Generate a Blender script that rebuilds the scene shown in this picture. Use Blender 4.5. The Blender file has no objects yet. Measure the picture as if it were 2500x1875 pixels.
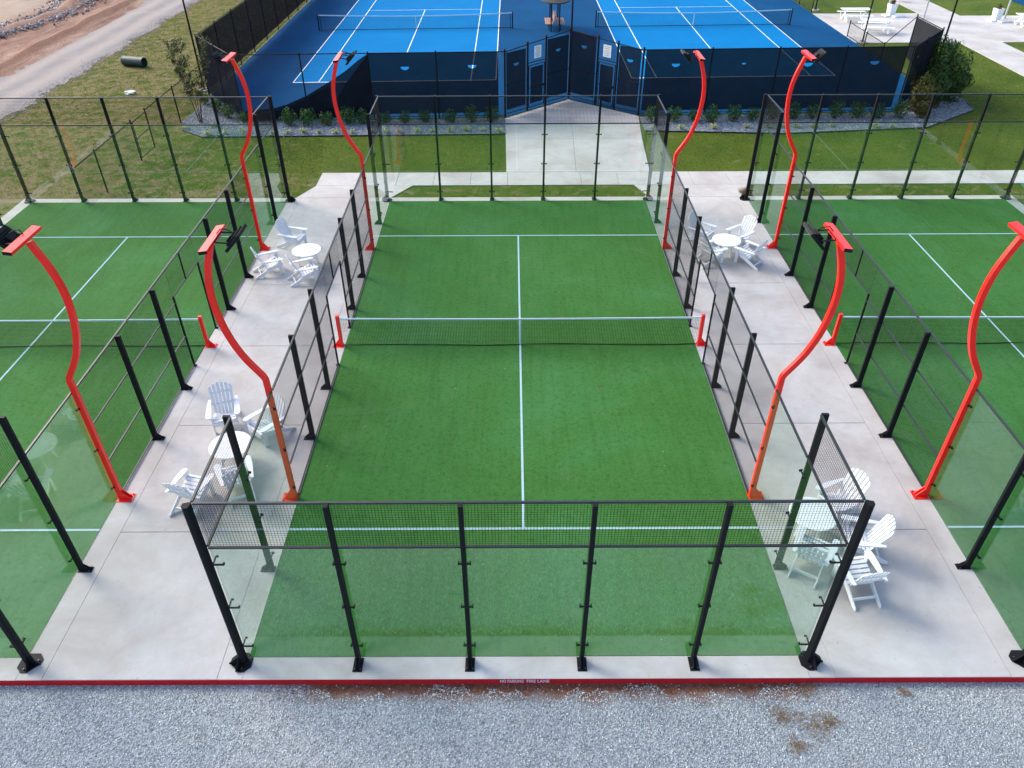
import bpy, bmesh, math, random
import numpy as np
from mathutils import Vector, Matrix, Euler
R = math.radians
random.seed(7); rng = np.random.default_rng(11)
scn = bpy.context.scene
col = scn.collection

# ------------------------------------------------------------------ camera
cam = bpy.data.cameras.new('camera'); camo = bpy.data.objects.new('camera', cam); col.objects.link(camo)
cam.sensor_fit = 'HORIZONTAL'; cam.sensor_width = 36; cam.lens = 36 * 1854.16 / 2500
cam.clip_start = .1; cam.clip_end = 2000
camo.matrix_world = (Matrix.Translation((-.2205, -17.962, 12.2053)) @ Matrix.Rotation(.001, 4, 'Z')
                     @ Matrix.Rotation(math.pi / 2 - .6482, 4, 'X') @ Matrix.Rotation(-.0043, 4, 'Z'))
scn.camera = camo

# ------------------------------------------------------------------ sky, sun, exposure
SUN_EL, SUN_AZ = R(33), math.atan2(.54, -.84)          # sun stands to the left and behind the courts
w = bpy.data.worlds.new('World'); scn.world = w; w.use_nodes = True
nt = w.node_tree; sky = nt.nodes.new('ShaderNodeTexSky'); sky.sky_type = 'NISHITA'; sky.sun_disc = False
sky.sun_elevation = SUN_EL; sky.sun_rotation = math.pi / 2 - SUN_AZ
sky.air_density = 1.0; sky.dust_density = 2.5; sky.ozone_density = 1.0
nt.links.new(sky.outputs[0], nt.nodes['Background'].inputs[0]); nt.nodes['Background'].inputs[1].default_value = .15
sun = bpy.data.lights.new('sun', 'SUN'); sun.energy = 1.5; sun.angle = R(24); sun.color = (1, .93, .82)
suno = bpy.data.objects.new('sun', sun); col.objects.link(suno)
suno.rotation_euler = Vector((math.cos(SUN_AZ) * math.cos(SUN_EL), math.sin(SUN_AZ) * math.cos(SUN_EL), math.sin(SUN_EL))).to_track_quat('Z', 'Y').to_euler()
vs = scn.view_settings; vs.view_transform = 'Standard'; vs.look = 'None'; vs.gamma = 1; vs.exposure = 1.38; vs.use_curve_mapping = False
scn.render.engine = 'CYCLES'
scn.cycles.max_bounces = 8; scn.cycles.transparent_max_bounces = 24; scn.cycles.glossy_bounces = 4
scn.cycles.caustics_reflective = False; scn.cycles.caustics_refractive = False

# ------------------------------------------------------------------ materials
class NT:
    def __init__(s, name):
        s.m = bpy.data.materials.new(name); s.m.use_nodes = True; s.t = s.m.node_tree; s.t.nodes.clear()
        s.out = s.n('OutputMaterial')
    def n(s, t, **k):
        o = s.t.nodes.new('ShaderNode' + t)
        for a, b in k.items(): setattr(o, a, b)
        return o
    def l(s, a, b): s.t.links.new(a, b)
    def pos(s): return s.n('NewGeometry').outputs['Position']
    def objc(s): return s.n('TexCoord').outputs['Object']
    def noise(s, vec, scale, detail=4, rough=.6, dist=0):
        o = s.n('TexNoise'); o.inputs['Scale'].default_value = scale; o.inputs['Detail'].default_value = detail
        o.inputs['Roughness'].default_value = rough; o.inputs['Distortion'].default_value = dist
        s.l(vec, o.inputs['Vector']); return o.outputs['Fac']
    def ramp(s, fac, stops):
        o = s.n('ValToRGB'); e = o.color_ramp.elements
        e[0].position, e[0].color = stops[0][0], (*stops[0][1], 1); e[1].position, e[1].color = stops[-1][0], (*stops[-1][1], 1)
        for p, c in stops[1:-1]:
            x = e.new(p); x.color = (*c, 1)
        s.l(fac, o.inputs[0]); return o.outputs[0]
    def mix(s, fac, a, b, mode='MIX'):
        o = s.n('Mix', data_type='RGBA', blend_type=mode)
        for sock, v in ((o.inputs[0], fac), (o.inputs[6], a), (o.inputs[7], b)):
            if isinstance(v, (int, float)): sock.default_value = v
            elif isinstance(v, tuple): sock.default_value = (*v, 1) if len(v) == 3 else v
            else: s.l(v, sock)
        return o.outputs[2]
    def math(s, op, a, b=None, c=None, clamp=False):
        o = s.n('Math', operation=op, use_clamp=clamp)
        for i, v in enumerate((a, b, c)):
            if v is None: continue
            if isinstance(v, (int, float)): o.inputs[i].default_value = v
            else: s.l(v, o.inputs[i])
        return o.outputs[0]
    def mapr(s, v, a, b, c=0, d=1):
        o = s.n('MapRange'); s.l(v, o.inputs[0])
        for i, x in enumerate((a, b, c, d)): o.inputs[i + 1].default_value = x
        return o.outputs[0]
    def xyz(s, v):
        o = s.n('SeparateXYZ'); s.l(v, o.inputs[0]); return o.outputs
    def rnd(s): return s.n('ObjectInfo').outputs['Random']
    def isl(s): return s.n('NewGeometry').outputs['Random Per Island']
    def bsdf(s, color, rough=.6, spec=.3, metal=0, bump=None, bstr=.3, bdist=.02, extra=None):
        b = s.n('BsdfPrincipled')
        if isinstance(color, tuple): b.inputs['Base Color'].default_value = (*color, 1)
        else: s.l(color, b.inputs['Base Color'])
        if isinstance(rough, (int, float)): b.inputs['Roughness'].default_value = rough
        else: s.l(rough, b.inputs['Roughness'])
        b.inputs['Specular IOR Level'].default_value = spec; b.inputs['Metallic'].default_value = metal
        if bump is not None:
            n = s.n('Bump'); n.inputs['Strength'].default_value = bstr; n.inputs['Distance'].default_value = bdist
            s.l(bump, n.inputs['Height']); s.l(n.outputs[0], b.inputs['Normal'])
        s.l(b.outputs[0], s.out.inputs[0]); s.b = b; return s.m

def paint(name, c, rough=.4, var=.12, spec=.4, scale=6):
    k = NT(name); n = k.noise(k.objc(), scale, 5)
    cc = k.mix(k.mapr(n, .3, .7), tuple(x * (1 - var) for x in c), tuple(min(1, x * (1 + var)) for x in c))
    return k.bsdf(cc, rough, spec, bump=k.noise(k.objc(), 60, 2), bstr=.03)

M = {}
M['black'] = paint('black_powder_coat', (.008, .009, .0115), .62, .12, .14)
M['rail'] = paint('grey_black_rail', (.022, .026, .031), .4)
M['wire'] = paint('black_wire', (.006, .007, .007), .6, .1, .15)
M['red'] = paint('red_powder_coat', (.90, .018, .012), .32, .06)
M['white'] = paint('white_plastic', (.70, .72, .75), .45, .03)
M['whitepaint'] = paint('white_table', (.82, .84, .85), .4, .03)
M['grey'] = paint('galvanised_grey', (.42, .43, .44), .45, .1)
M['bolt'] = paint('bolt', (.05, .05, .055), .4)
M['lens'] = paint('lamp_lens', (.10, .11, .13), .15, .05, .6)
M['brown'] = paint('brown_slat', (.32, .16, .10), .6, .2)
M['canopy'] = paint('canopy_fabric', (.015, .016, .02), .7)
M['pipe'] = paint('dark_green_pipe', (.008, .03, .032), .5, .3)
M['greenlid'] = paint('green_lid', (.03, .16, .10), .5, .2)
M['litter'] = paint('white_litter', (.8, .8, .8), .7, .1)
M['edging'] = paint('steel_edging', (.02, .022, .022), .5)
M['band'] = paint('net_band', (.50, .62, .68), .7, .06, .1, 20)
M['bark'] = paint('bark', (.09, .06, .045), .8, .3, .1)
M['clay'] = paint('clay_pot', (.25, .08, .04), .8, .2)
M['signface'] = paint('sign_face', (.62, .64, .66), .5, .05)
M['signink'] = paint('sign_ink', (.25, .27, .3), .5, .05)

k = NT('concrete'); P = k.pos()
n1 = k.noise(P, .55, 5, .6, .4); n2 = k.noise(P, 4, 5, .65); n3 = k.noise(P, 45, 3)
c = k.ramp(n1, [(.3, (.35, .325, .305)), (.5, (.465, .45, .44)), (.72, (.55, .54, .535))])
c = k.mix(k.mapr(n2, .35, .75, 0, .35), c, (.33, .31, .29), 'MIX')
c = k.mix(k.mapr(k.noise(P, 1.3, 4, .7, 1.5), .58, .75, 0, .55), c, (.40, .345, .285))
c = k.mix(k.mapr(k.noise(P, 9, 2, .5), .68, .75, 0, .5), c, (.27, .25, .23))
c = k.mix(k.mapr(k.noise(P, .35, 6, .75, 2.5), .52, .72, 0, .4), c, (.36, .32, .275))
c = k.mix(k.mapr(k.rnd(), 0, 1, 0, .16), c, (.36, .35, .34))
c = k.mix(k.mapr(n3, .3, .7, 0, .15), c, (.3, .29, .28))
M['concrete'] = k.bsdf(c, .85, .15, bump=k.math('ADD', n3, k.math('MULTIPLY', n2, .6)), bstr=.25, bdist=.006)
k = NT('joint'); M['joint'] = k.bsdf((.09, .085, .08), .9, .1)

k = NT('turf'); P = k.pos()
big = k.noise(P, .26, 5, .6, .5); mid = k.noise(P, 2.2, 5, .7); fine = k.noise(P, 90, 3, .7); st = k.noise(P, 22, 3, .8)
c = k.ramp(big, [(.26, (.028, .090, .007)), (.5, (.035, .130, .020)), (.74, (.052, .175, .062))])
c = k.mix(k.mapr(mid, .35, .75, 0, .35), c, (.014, .085, .014))
c = k.mix(k.mapr(fine, .35, .7, 0, .6), c, (.05, .165, .05))
c = k.mix(k.mapr(st, .5, .72, 0, .55), c, (.075, .18, .06))
c = k.mix(k.mapr(k.noise(P, 9, 4, .85), .5, .35, 0, .5), c, (.016, .062, .008))
c = k.mix(k.mapr(k.noise(P, .8, 5, .7, 1.2), .56, .76, 0, .32), c, (.095, .165, .075))
mb = k.n('Mapping'); mb.inputs['Scale'].default_value = (5, .35, 1); k.l(P, mb.inputs['Vector'])
c = k.mix(k.mapr(k.noise(mb.outputs[0], 1.0, 4, .7), .48, .70, 0, .35), c, (.020, .082, .012))
X = k.xyz(P)[0]
s = k.math('ABSOLUTE', k.math('SUBTRACT', k.math('FRACT', k.math('MULTIPLY', X, .5)), .5))
c = k.mix(k.math('MULTIPLY', k.math('LESS_THAN', s, .003), .12), c, (.012, .07, .014))
vz = k.n('TexVoronoi'); vz.inputs['Scale'].default_value = 2.1; k.l(P, vz.inputs['Vector'])
c = k.mix(k.math('MULTIPLY', k.math('LESS_THAN', vz.outputs['Distance'], .035), .55), c, (.28, .33, .25))
M['turf'] = k.bsdf(c, .9, .12, bump=fine, bstr=.6, bdist=.01)

k = NT('turf_line'); P = k.pos()
c = k.ramp(k.noise(P, 40, 4, .7), [(.3, (.22, .36, .41)), (.6, (.38, .52, .58))]); M['line'] = k.bsdf(c, .9, .1)

def blue(name, a, b):
    k = NT(name); P = k.pos()
    c = k.ramp(k.noise(P, .3, 4, .6), [(.3, a), (.7, b)])
    c = k.mix(k.mapr(k.noise(P, 60, 2), .4, .7, 0, .12), c, tuple(x * .6 for x in a))
    c = k.mix(k.mapr(k.noise(P, 1.1, 5, .75, 1), .52, .75, 0, .3), c, tuple(x * .75 for x in a))
    return k.bsdf(c, .95, .04, bump=k.noise(P, 120, 2), bstr=.15, bdist=.003)
M['blue_in'] = blue('court_blue_play', (.001, .142, .36), (.002, .165, .41))
M['blue_out'] = blue('court_blue_surround', (.002, .050, .140), (.004, .066, .172))
M['tline'] = paint('court_white_line', (.78, .80, .78), .7, .04, .2)

def grass_color(k, P):
    x = k.xyz(P)[0]; y = k.xyz(P)[1]
    big = k.noise(P, .35, 4, .6, .5); mid = k.noise(P, 1.6, 5, .7, .6); fine = k.noise(P, 14, 4, .75)
    c = k.ramp(big, [(.3, (.056, .104, .011)), (.5, (.088, .142, .014)), (.7, (.130, .165, .022))])
    c = k.mix(k.mapr(fine, .3, .7, 0, .75), c, (.042, .070, .010))
    dry = k.math('ADD', mid, k.math('ADD', k.math('MULTIPLY', k.mapr(x, -9, -18, 0, 1), .17), k.math('MULTIPLY', k.mapr(y, 12.2, 11.2, 0, 1), .07)))
    c = k.mix(k.mapr(dry, .585, .73, 0, .85), c, (.24, .18, .10))
    edge = k.math('MULTIPLY', k.mapr(x, -6, -10, 0, 1), k.math('MULTIPLY', k.mapr(y, 10, 11, 0, 1), k.mapr(y, 14, 12, 0, 1)))
    c = k.mix(k.math('MULTIPLY', edge, k.mapr(mid, .45, .62, 0, .8)), c, (.23, .165, .095))
    return c, fine
k = NT('grass_ground'); P = k.pos(); c, f = grass_color(k, P)
M['grass'] = k.bsdf(c, .9, .1, bump=k.math('ADD', f, k.noise(P, 50, 3, .8)), bstr=.9, bdist=.05)
k = NT('grass_blade'); P = k.pos(); c, f = grass_color(k, P)
c = k.mix(k.mapr(k.isl(), 0, 1, 0, .6), c, (.24, .25, .055)); k.bsdf(c, .8, .1); d = k.n('BsdfTranslucent'); k.l(c, d.inputs[0]); mx = k.n('MixShader'); mx.inputs[0].default_value = .45
k.l(k.b.outputs[0], mx.inputs[1]); k.l(d.outputs[0], mx.inputs[2]); k.l(mx.outputs[0], k.out.inputs[0]); M['blade'] = k.m

k = NT('gravel_stone'); P = k.pos(); i = k.isl()
c = k.ramp(i, [(0, (.15, .17, .185)), (.25, (.255, .28, .295)), (.55, (.37, .40, .415)), (.85, (.52, .545, .555)), (.97, (.66, .67, .66)), (1, (.38, .27, .21))])
c = k.mix(k.mapr(k.noise(P, .9, 4, .6, 1), .60, .78, 0, .45), c, (.34, .24, .19))
M['stone'] = k.bsdf(c, .85, .2, bump=k.noise(P, 150, 2), bstr=.2, bdist=.004)
k = NT('gravel_bed_ground'); P = k.pos(); v = k.n('TexVoronoi'); v.inputs['Scale'].default_value = 34; k.l(P, v.inputs['Vector'])
c = k.mix(v.outputs['Color'], (.14, .15, .165), (.42, .44, .46)); 
yy = k.xyz(P)[1]; xx = k.xyz(P)[0]
red = k.math('MULTIPLY', k.mapr(k.math('ADD', yy, k.math('MULTIPLY', k.noise(P, 1.7, 4), .5)), -10.62, -10.35), k.math('MULTIPLY', k.mapr(xx, -4.8, -3.6), k.mapr(xx, 5.6, 4.8)))
c = k.mix(red, c, k.ramp(k.noise(P, 12, 4), [(.3, (.10, .042, .028)), (.7, (.21, .095, .062))]))
M['gravel'] = k.bsdf(c, .9, .1, bump=v.outputs['Distance'], bstr=.8, bdist=.02)
k = NT('landscape_rock'); P = k.pos(); i = k.isl()
c = k.ramp(i, [(0, (.14, .16, .19)), (.4, (.24, .27, .31)), (.8, (.36, .39, .43)), (1, (.48, .50, .53))]); M['rock'] = k.bsdf(c, .85, .2)
k = NT('rock_bed'); P = k.pos(); v = k.n('TexVoronoi'); v.inputs['Scale'].default_value = 18; k.l(P, v.inputs['Vector'])
c = k.mix(v.outputs['Color'], (.09, .10, .12), (.26, .285, .32)); M['rockbed'] = k.bsdf(c, .9, .1, bump=v.outputs['Distance'], bstr=.6, bdist=.03)

k = NT('dirt_road'); P = k.pos(); x = k.xyz(P)[0]
lane = k.math('ABSOLUTE', k.math('SUBTRACT', k.math('FRACT', k.math('MULTIPLY', k.math('ADD', x, k.math('MULTIPLY', k.noise(P, .15, 2), 1.0)), .55)), .5))
c = k.mix(k.mapr(lane, .08, .42), (.37, .315, .285), (.24, .225, .225))
c = k.mix(k.mapr(k.noise(P, 14, 4, .8), .35, .7, 0, .7), c, (.17, .16, .16))
c = k.mix(k.mapr(k.noise(P, .7, 4), .5, .75, 0, .5), c, (.36, .29, .245)); M['road'] = k.bsdf(c, .95, .1, bump=k.noise(P, 18, 4), bstr=.6, bdist=.04)
k = NT('red_dirt'); mp = k.n('Mapping'); mp.inputs['Scale'].default_value = (1, .25, 1); k.l(k.pos(), mp.inputs['Vector']); P = mp.outputs[0]; x = k.xyz(k.pos())[0]
c = k.ramp(k.noise(P, .55, 5, .65, 1.2), [(.28, (.11, .058, .045)), (.45, (.21, .122, .092)), (.6, (.30, .195, .148)), (.75, (.36, .27, .21))])
far = k.math('ADD', x, k.math('MULTIPLY', k.noise(k.pos(), .2, 3), 3))
c = k.mix(k.mapr(far, -34.2, -36.5), c, k.ramp(k.noise(P, .8, 4), [(.3, (.28, .215, .165)), (.7, (.37, .295, .235))]))
c = k.mix(k.mapr(k.math('ABSOLUTE', k.math('ADD', x, 30.75)), .75, .1, 0, .75), c, (.16, .085, .06))
M['dirt'] = k.bsdf(c, .95, .05, bump=k.noise(k.pos(), 5, 5), bstr=.8, bdist=.12)
k = NT('rubble'); i = k.isl(); c = k.ramp(i, [(0, (.17, .14, .135)), (.5, (.28, .24, .235)), (1, (.40, .36, .355))]); M['rubble'] = k.bsdf(c, .9, .1)

k = NT('red_kerb_paint'); P = k.pos()
c = k.ramp(k.noise(P, 8, 5, .7), [(.3, (.36, .008, .014)), (.65, (.50, .014, .022))])
c = k.mix(k.mapr(k.noise(P, 25, 4, .8), .68, .8, 0, .7), c, (.35, .30, .27)); M['kerb'] = k.bsdf(c, .7, .2)
M['stencil'] = paint('stencil_white', (.62, .60, .70), .8, .2, .1, 60)

def leafmat(name, a, b, cc):
    k = NT(name); i = k.isl(); c = k.ramp(i, [(0, a), (.55, b), (1, cc)])
    m = k.bsdf(c, .6, .25); d = k.n('BsdfTranslucent'); k.l(c, d.inputs[0]); mx = k.n('MixShader'); mx.inputs[0].default_value = .25
    k.l(k.b.outputs[0], mx.inputs[1]); k.l(d.outputs[0], mx.inputs[2]); k.l(mx.outputs[0], k.out.inputs[0]); return m
M['leaf'] = leafmat('shrub_leaf', (.018, .055, .014), (.035, .095, .022), (.07, .15, .035))
M['leaf_bush'] = leafmat('hedge_leaf', (.020, .050, .012), (.035, .08, .016), (.065, .115, .022))
M['leaf_gold'] = leafmat('golden_leaf', (.05, .07, .012), (.09, .10, .018), (.16, .10, .025))
M['leaf_sap'] = leafmat('sapling_leaf', (.03, .04, .015), (.055, .065, .025), (.10, .085, .035))
M['tuft'] = leafmat('variegated_blade', (.14, .19, .06), (.40, .43, .20), (.62, .60, .38))
M['dry'] = leafmat('dry_weed', (.16, .09, .05), (.28, .18, .10), (.40, .29, .18))

# glass: thin panes, Schlick reflectance on every face, slight green absorption
k = NT('tempered_glass'); g = k.n('NewGeometry'); d = k.n('VectorMath', operation='DOT_PRODUCT'); k.l(g.outputs['Incoming'], d.inputs[0]); k.l(g.outputs['Normal'], d.inputs[1])
ca = k.math('SUBTRACT', 1, k.math('ABSOLUTE', d.outputs['Value'])); F = k.math('MULTIPLY_ADD', k.math('POWER', ca, 5), .40, .076)
tr = k.n('BsdfTransparent'); tr.inputs[0].default_value = (.95, .985, .97, 1); gl = k.n('BsdfGlossy'); gl.inputs['Roughness'].default_value = .0; gl.inputs[0].default_value = (.90, .98, 1, 1)
mx = k.n('MixShader'); k.l(F, mx.inputs[0]); k.l(tr.outputs[0], mx.inputs[1]); k.l(gl.outputs[0], mx.inputs[2]); k.l(mx.outputs[0], k.out.inputs[0]); M['glass'] = k.m
k = NT('windscreen_mesh'); P = k.pos(); tr = k.n('BsdfTransparent'); df = k.n('BsdfDiffuse'); 
k.l(k.ramp(k.noise(P, 1.2, 4), [(.3, (.009, .0105, .016)), (.7, (.015, .017, .024))]), df.inputs[0])
mx = k.n('MixShader'); mx.inputs[0].default_value = .935; k.l(tr.outputs[0], mx.inputs[1]); k.l(df.outputs[0], mx.inputs[2]); k.l(mx.outputs[0], k.out.inputs[0]); M['screen'] = k.m

# ------------------------------------------------------------------ mesh helpers
class MB:
    def __init__(s): s.v = []; s.f = []
    def add(s, v, f):
        o = len(s.v); s.v += [tuple(p) for p in v]; s.f += [tuple(i + o for i in q) for q in f]; return s
    def box(s, x0, x1, y0, y1, z0, z1, mat=None):
        v = [Vector((x, y, z)) for x in (x0, x1) for y in (y0, y1) for z in (z0, z1)]
        if mat is not None: v = [mat @ p for p in v]
        return s.add(v, [(0, 1, 3, 2), (4, 6, 7, 5), (0, 4, 5, 1), (2, 3, 7, 6), (0, 2, 6, 4), (1, 5, 7, 3)])
    def prism(s, poly, fn, a, b):
        n = len(poly); v = [fn(p, a) for p in poly] + [fn(p, b) for p in poly]
        f = [tuple(range(n - 1, -1, -1)), tuple(range(n, 2 * n))] + [(i, (i + 1) % n, n + (i + 1) % n, n + i) for i in range(n)]
        return s.add(v, f)
    def tube(s, p0, p1, r, n=8, r1=None, caps=True):
        p0, p1 = Vector(p0), Vector(p1); d = (p1 - p0).normalized()
        a = d.orthogonal().normalized(); b = d.cross(a); r1 = r if r1 is None else r1
        v = [p + (a * math.cos(t) + b * math.sin(t)) * q for p, q in ((p0, r), (p1, r1)) for t in [2 * math.pi * (i + .5) / n for i in range(n)]]
        f = [(i, (i + 1) % n, n + (i + 1) % n, n + i) for i in range(n)]
        if caps: f += [tuple(range(n - 1, -1, -1)), tuple(range(n, 2 * n))]
        return s.add(v, f)
    def mesh(s, name, mat, smooth=False):
        me = bpy.data.meshes.new(name); me.from_pydata(s.v, [], s.f)
        bm = bmesh.new(); bm.from_mesh(me); bmesh.ops.recalc_face_normals(bm, faces=bm.faces); bm.to_mesh(me); bm.free()
        if smooth: me.polygons.foreach_set('use_smooth', [True] * len(me.polygons))
        me.materials.append(M[mat] if isinstance(mat, str) else mat); me.update(); return me
    def build(s, name, mat, parent=None, loc=None, smooth=False): return link(name, s.mesh(name, mat, smooth), parent, loc)

def link(name, me, parent=None, loc=None, rz=None):
    o = bpy.data.objects.new(name, me); col.objects.link(o); o.parent = parent
    if loc is not None: o.location = loc
    if rz is not None: o.rotation_euler = (0, 0, rz)
    return o
def tag(o, label=None, cat=None, group=None, kind=None):
    for a, b in (('label', label), ('category', cat), ('group', group), ('kind', kind)):
        if b: o[a] = b
    return o
def thing(name, label, cat, loc=(0, 0, 0), rz=0, group=None):
    o = bpy.data.objects.new(name, None); col.objects.link(o); o.location = loc; o.rotation_euler = (0, 0, rz); o.empty_display_size = .1
    return tag(o, label, cat, group)
KIDS = {}
def kids(o): return [c for c in bpy.data.objects if c.parent == o]
def copy_tree(o, parent=None, table=None):
    if table is None:
        table = {}
        for c in bpy.data.objects:
            if c.parent: table.setdefault(c.parent.name, []).append(c)
    c = o.copy(); col.objects.link(c); c.parent = parent
    for ch in table.get(o.name, []): copy_tree(ch, c, table)
    return c
def sheet(name, pts, z, mat, parent=None, kind='structure'):
    m = MB(); m.add([(x, y, z) for x, y in pts], [tuple(range(len(pts)))]); o = m.build(name, mat, parent)
    if parent is None: o['kind'] = kind
    return o
def np_mesh(name, V, Fc, mat, k):
    me = bpy.data.meshes.new(name); nv, nf = len(V), len(Fc)
    me.vertices.add(nv); me.vertices.foreach_set('co', V.astype(np.float32).ravel())
    me.loops.add(nf * k); me.loops.foreach_set('vertex_index', Fc.astype(np.int32).ravel())
    me.polygons.add(nf); me.polygons.foreach_set('loop_start', np.arange(0, nf * k, k, dtype=np.int32)); me.polygons.foreach_set('loop_total', np.full(nf, k, dtype=np.int32))
    me.materials.append(M[mat]); me.update(calc_edges=True); me.validate(); return me
OCT = np.array([(1, 0, 0), (-1, 0, 0), (0, 1, 0), (0, -1, 0), (0, 0, 1), (0, 0, -1)], float)
OCTF = np.array([(0, 2, 4), (2, 1, 4), (1, 3, 4), (3, 0, 4), (2, 0, 5), (1, 2, 5), (3, 1, 5), (0, 3, 5)])
def stones(name, xy, z, smin, smax, mat, flat=.65):
    n = len(xy); r = smin + (smax - smin) * rng.random(n) ** 1.6
    V = OCT[None] * (1 + .45 * (rng.random((n, 6, 3)) - .5)) + .22 * (rng.random((n, 6, 3)) - .5)
    V = V * (r[:, None, None] * (.7 + .6 * rng.random((n, 1, 3)))); V[:, :, 2] *= flat
    a = rng.random(n) * 6.283; b = (rng.random(n) - .5) * 1.6
    y2 = V[:, :, 1] * np.cos(b)[:, None] - V[:, :, 2] * np.sin(b)[:, None]; z2 = V[:, :, 1] * np.sin(b)[:, None] + V[:, :, 2] * np.cos(b)[:, None]
    x3 = V[:, :, 0] * np.cos(a)[:, None] - y2 * np.sin(a)[:, None]; y3 = V[:, :, 0] * np.sin(a)[:, None] + y2 * np.cos(a)[:, None]
    V = np.stack([x3 + xy[:, 0, None], y3 + xy[:, 1, None], z2 + (z + r * flat * .3)[:, None] if np.ndim(z) else z2 + z + (r * flat * .35)[:, None]], 2).reshape(-1, 3)
    Fc = (OCTF[None] + 6 * np.arange(n)[:, None, None]).reshape(-1, 3)
    return link(name, np_mesh(name, V, Fc, mat, 3))
def in_poly(xy, poly):
    x, y = xy[:, 0], xy[:, 1]; inside = np.zeros(len(xy), bool); j = len(poly) - 1
    for i in range(len(poly)):
        xi, yi = poly[i]; xj, yj = poly[j]
        c = ((yi > y) != (yj > y)) & (x < (xj - xi) * (y - yi) / (yj - yi + 1e-12) + xi); inside ^= c; j = i
    return inside
def scatter(poly, n):
    p = np.array(poly); lo, hi = p.min(0), p.max(0); xy = lo + (hi - lo) * rng.random((n, 2)); return xy[in_poly(xy, poly)]

ORD = ['first', 'second', 'third', 'fourth', 'fifth', 'sixth', 'seventh', 'eighth', 'ninth', 'tenth', 'eleventh', 'twelfth', 'thirteenth', 'fourteenth', 'fifteenth', 'sixteenth', 'seventeenth', 'eighteenth', 'nineteenth', 'twentieth', 'twenty-first', 'twenty-second']

# ------------------------------------------------------------------ ground
GZ = -.03
sheet('ground', [(-400, -10.44), (400, -10.44), (400, 600), (-400, 600)], GZ, 'grass')
sheet('gravel_lot', [(-400, -400), (400, -400), (400, -10.43), (-400, -10.43)], -.15, 'gravel')
m = MB(); m.box(-60, 60, -10.438, -10.43, -.3, GZ - .001); o = m.build('slab_edge', 'joint'); o['kind'] = 'structure'
# pavement: separate concrete slabs over dark joints
pav = bpy.data.objects.new('pavement', None); col.objects.link(pav); pav['kind'] = 'structure'
def slab(pts, parent, z=0., t=.12, gap=.006, name='slab'):
    c = Vector((sum(p[0] for p in pts) / len(pts), sum(p[1] for p in pts) / len(pts)))
    q = [Vector(p) + (c - Vector(p)).normalized() * gap * 1.3 for p in pts]
    m = MB(); e = .008
    n = len(q); inn = [p + (c - p).normalized() * e for p in q]
    m.add([(p.x, p.y, z - t) for p in q] + [(p.x, p.y, z - e * .6) for p in q] + [(p.x, p.y, z) for p in inn],
          [tuple(range(n - 1, -1, -1))] + [(i, (i + 1) % n, n + (i + 1) % n, n + i) for i in range(n)] + [(n + i, n + (i + 1) % n, 2 * n + (i + 1) % n, 2 * n + i) for i in range(n)] + [tuple(range(2 * n, 3 * n))])
    return m.build(name, 'concrete', parent)
def rslab(x0, x1, y0, y1, parent, **k): return slab([(x0, y0), (x1, y0), (x1, y1), (x0, y1)], parent, **k)
FR, BK = -10.44, 10.36
sheet('joint_bed', [(-19.44, FR + .002), (19.44, FR + .002), (19.44, BK - .01), (-19.44, BK - .01)], -.024, 'joint')
YJ = [FR, -7, -3.5, 0, 3.5, 7, BK]
for sx in (-1, 1):
    for a, b in zip(YJ[:-1], YJ[1:]):
        xa, xb = sorted((sx * 5.45, sx * 8.55)); rslab(xa, xb, a, b, pav)
for cx in (-14, 0, 14):
    for s in (-1, 1):
        xa, xb = sorted((cx + s * 5.0, cx + s * 5.45))
        rslab(xa, xb, FR, BK, pav, gap=.003)
    rslab(cx - 5, cx + 5, FR, -10.0, pav, gap=.002); rslab(cx - 5, cx + 5, 10.0, BK, pav, gap=.002)
# kerb face painted red with stencil
kerb = MB()
for a, b in ((-30, -19.45), (-19.445, -8.555), (-8.545, -5.455), (-5.445, 5.445), (5.455, 8.545), (8.555, 19.445), (19.45, 30)): kerb.box(a, b, FR - .006, FR - .0005, -.30, -.004)
kerb = kerb.build('kerb', 'kerb'); kerb['kind'] = 'structure'
def text_mesh(body, width, name):
    cu = bpy.data.curves.new(name, 'FONT'); cu.body = body; cu.size = .1; cu.extrude = .0008; cu.offset = .0016; cu.space_character = 1.05
    t = bpy.data.objects.new(name, cu); col.objects.link(t); dg = bpy.context.evaluated_depsgraph_get(); me = bpy.data.meshes.new_from_object(t.evaluated_get(dg))
    bpy.data.objects.remove(t); bpy.data.curves.remove(cu); xs = [v.co.x for v in me.vertices]; x0, x1 = min(xs), max(xs)
    for v in me.vertices: v.co.x = (v.co.x - x0) / (x1 - x0) * width
    return me
me = text_mesh('NO PARKING', .415, 'lettering'); me.materials.clear(); me.materials.append(M['stencil'])
o = link('lettering', me, kerb, (-.46, FR - .0075, -.105)); o.rotation_euler = (R(90), 0, 0); o.scale = (1, 1.25, 1)
me = text_mesh('FIRE LANE', .40, 'lettering'); me.materials.clear(); me.materials.append(M['stencil'])
o = link('lettering', me, kerb, (.01, FR - .0075, -.105)); o.rotation_euler = (R(90), 0, 0); o.scale = (1, 1.25, 1)

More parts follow.
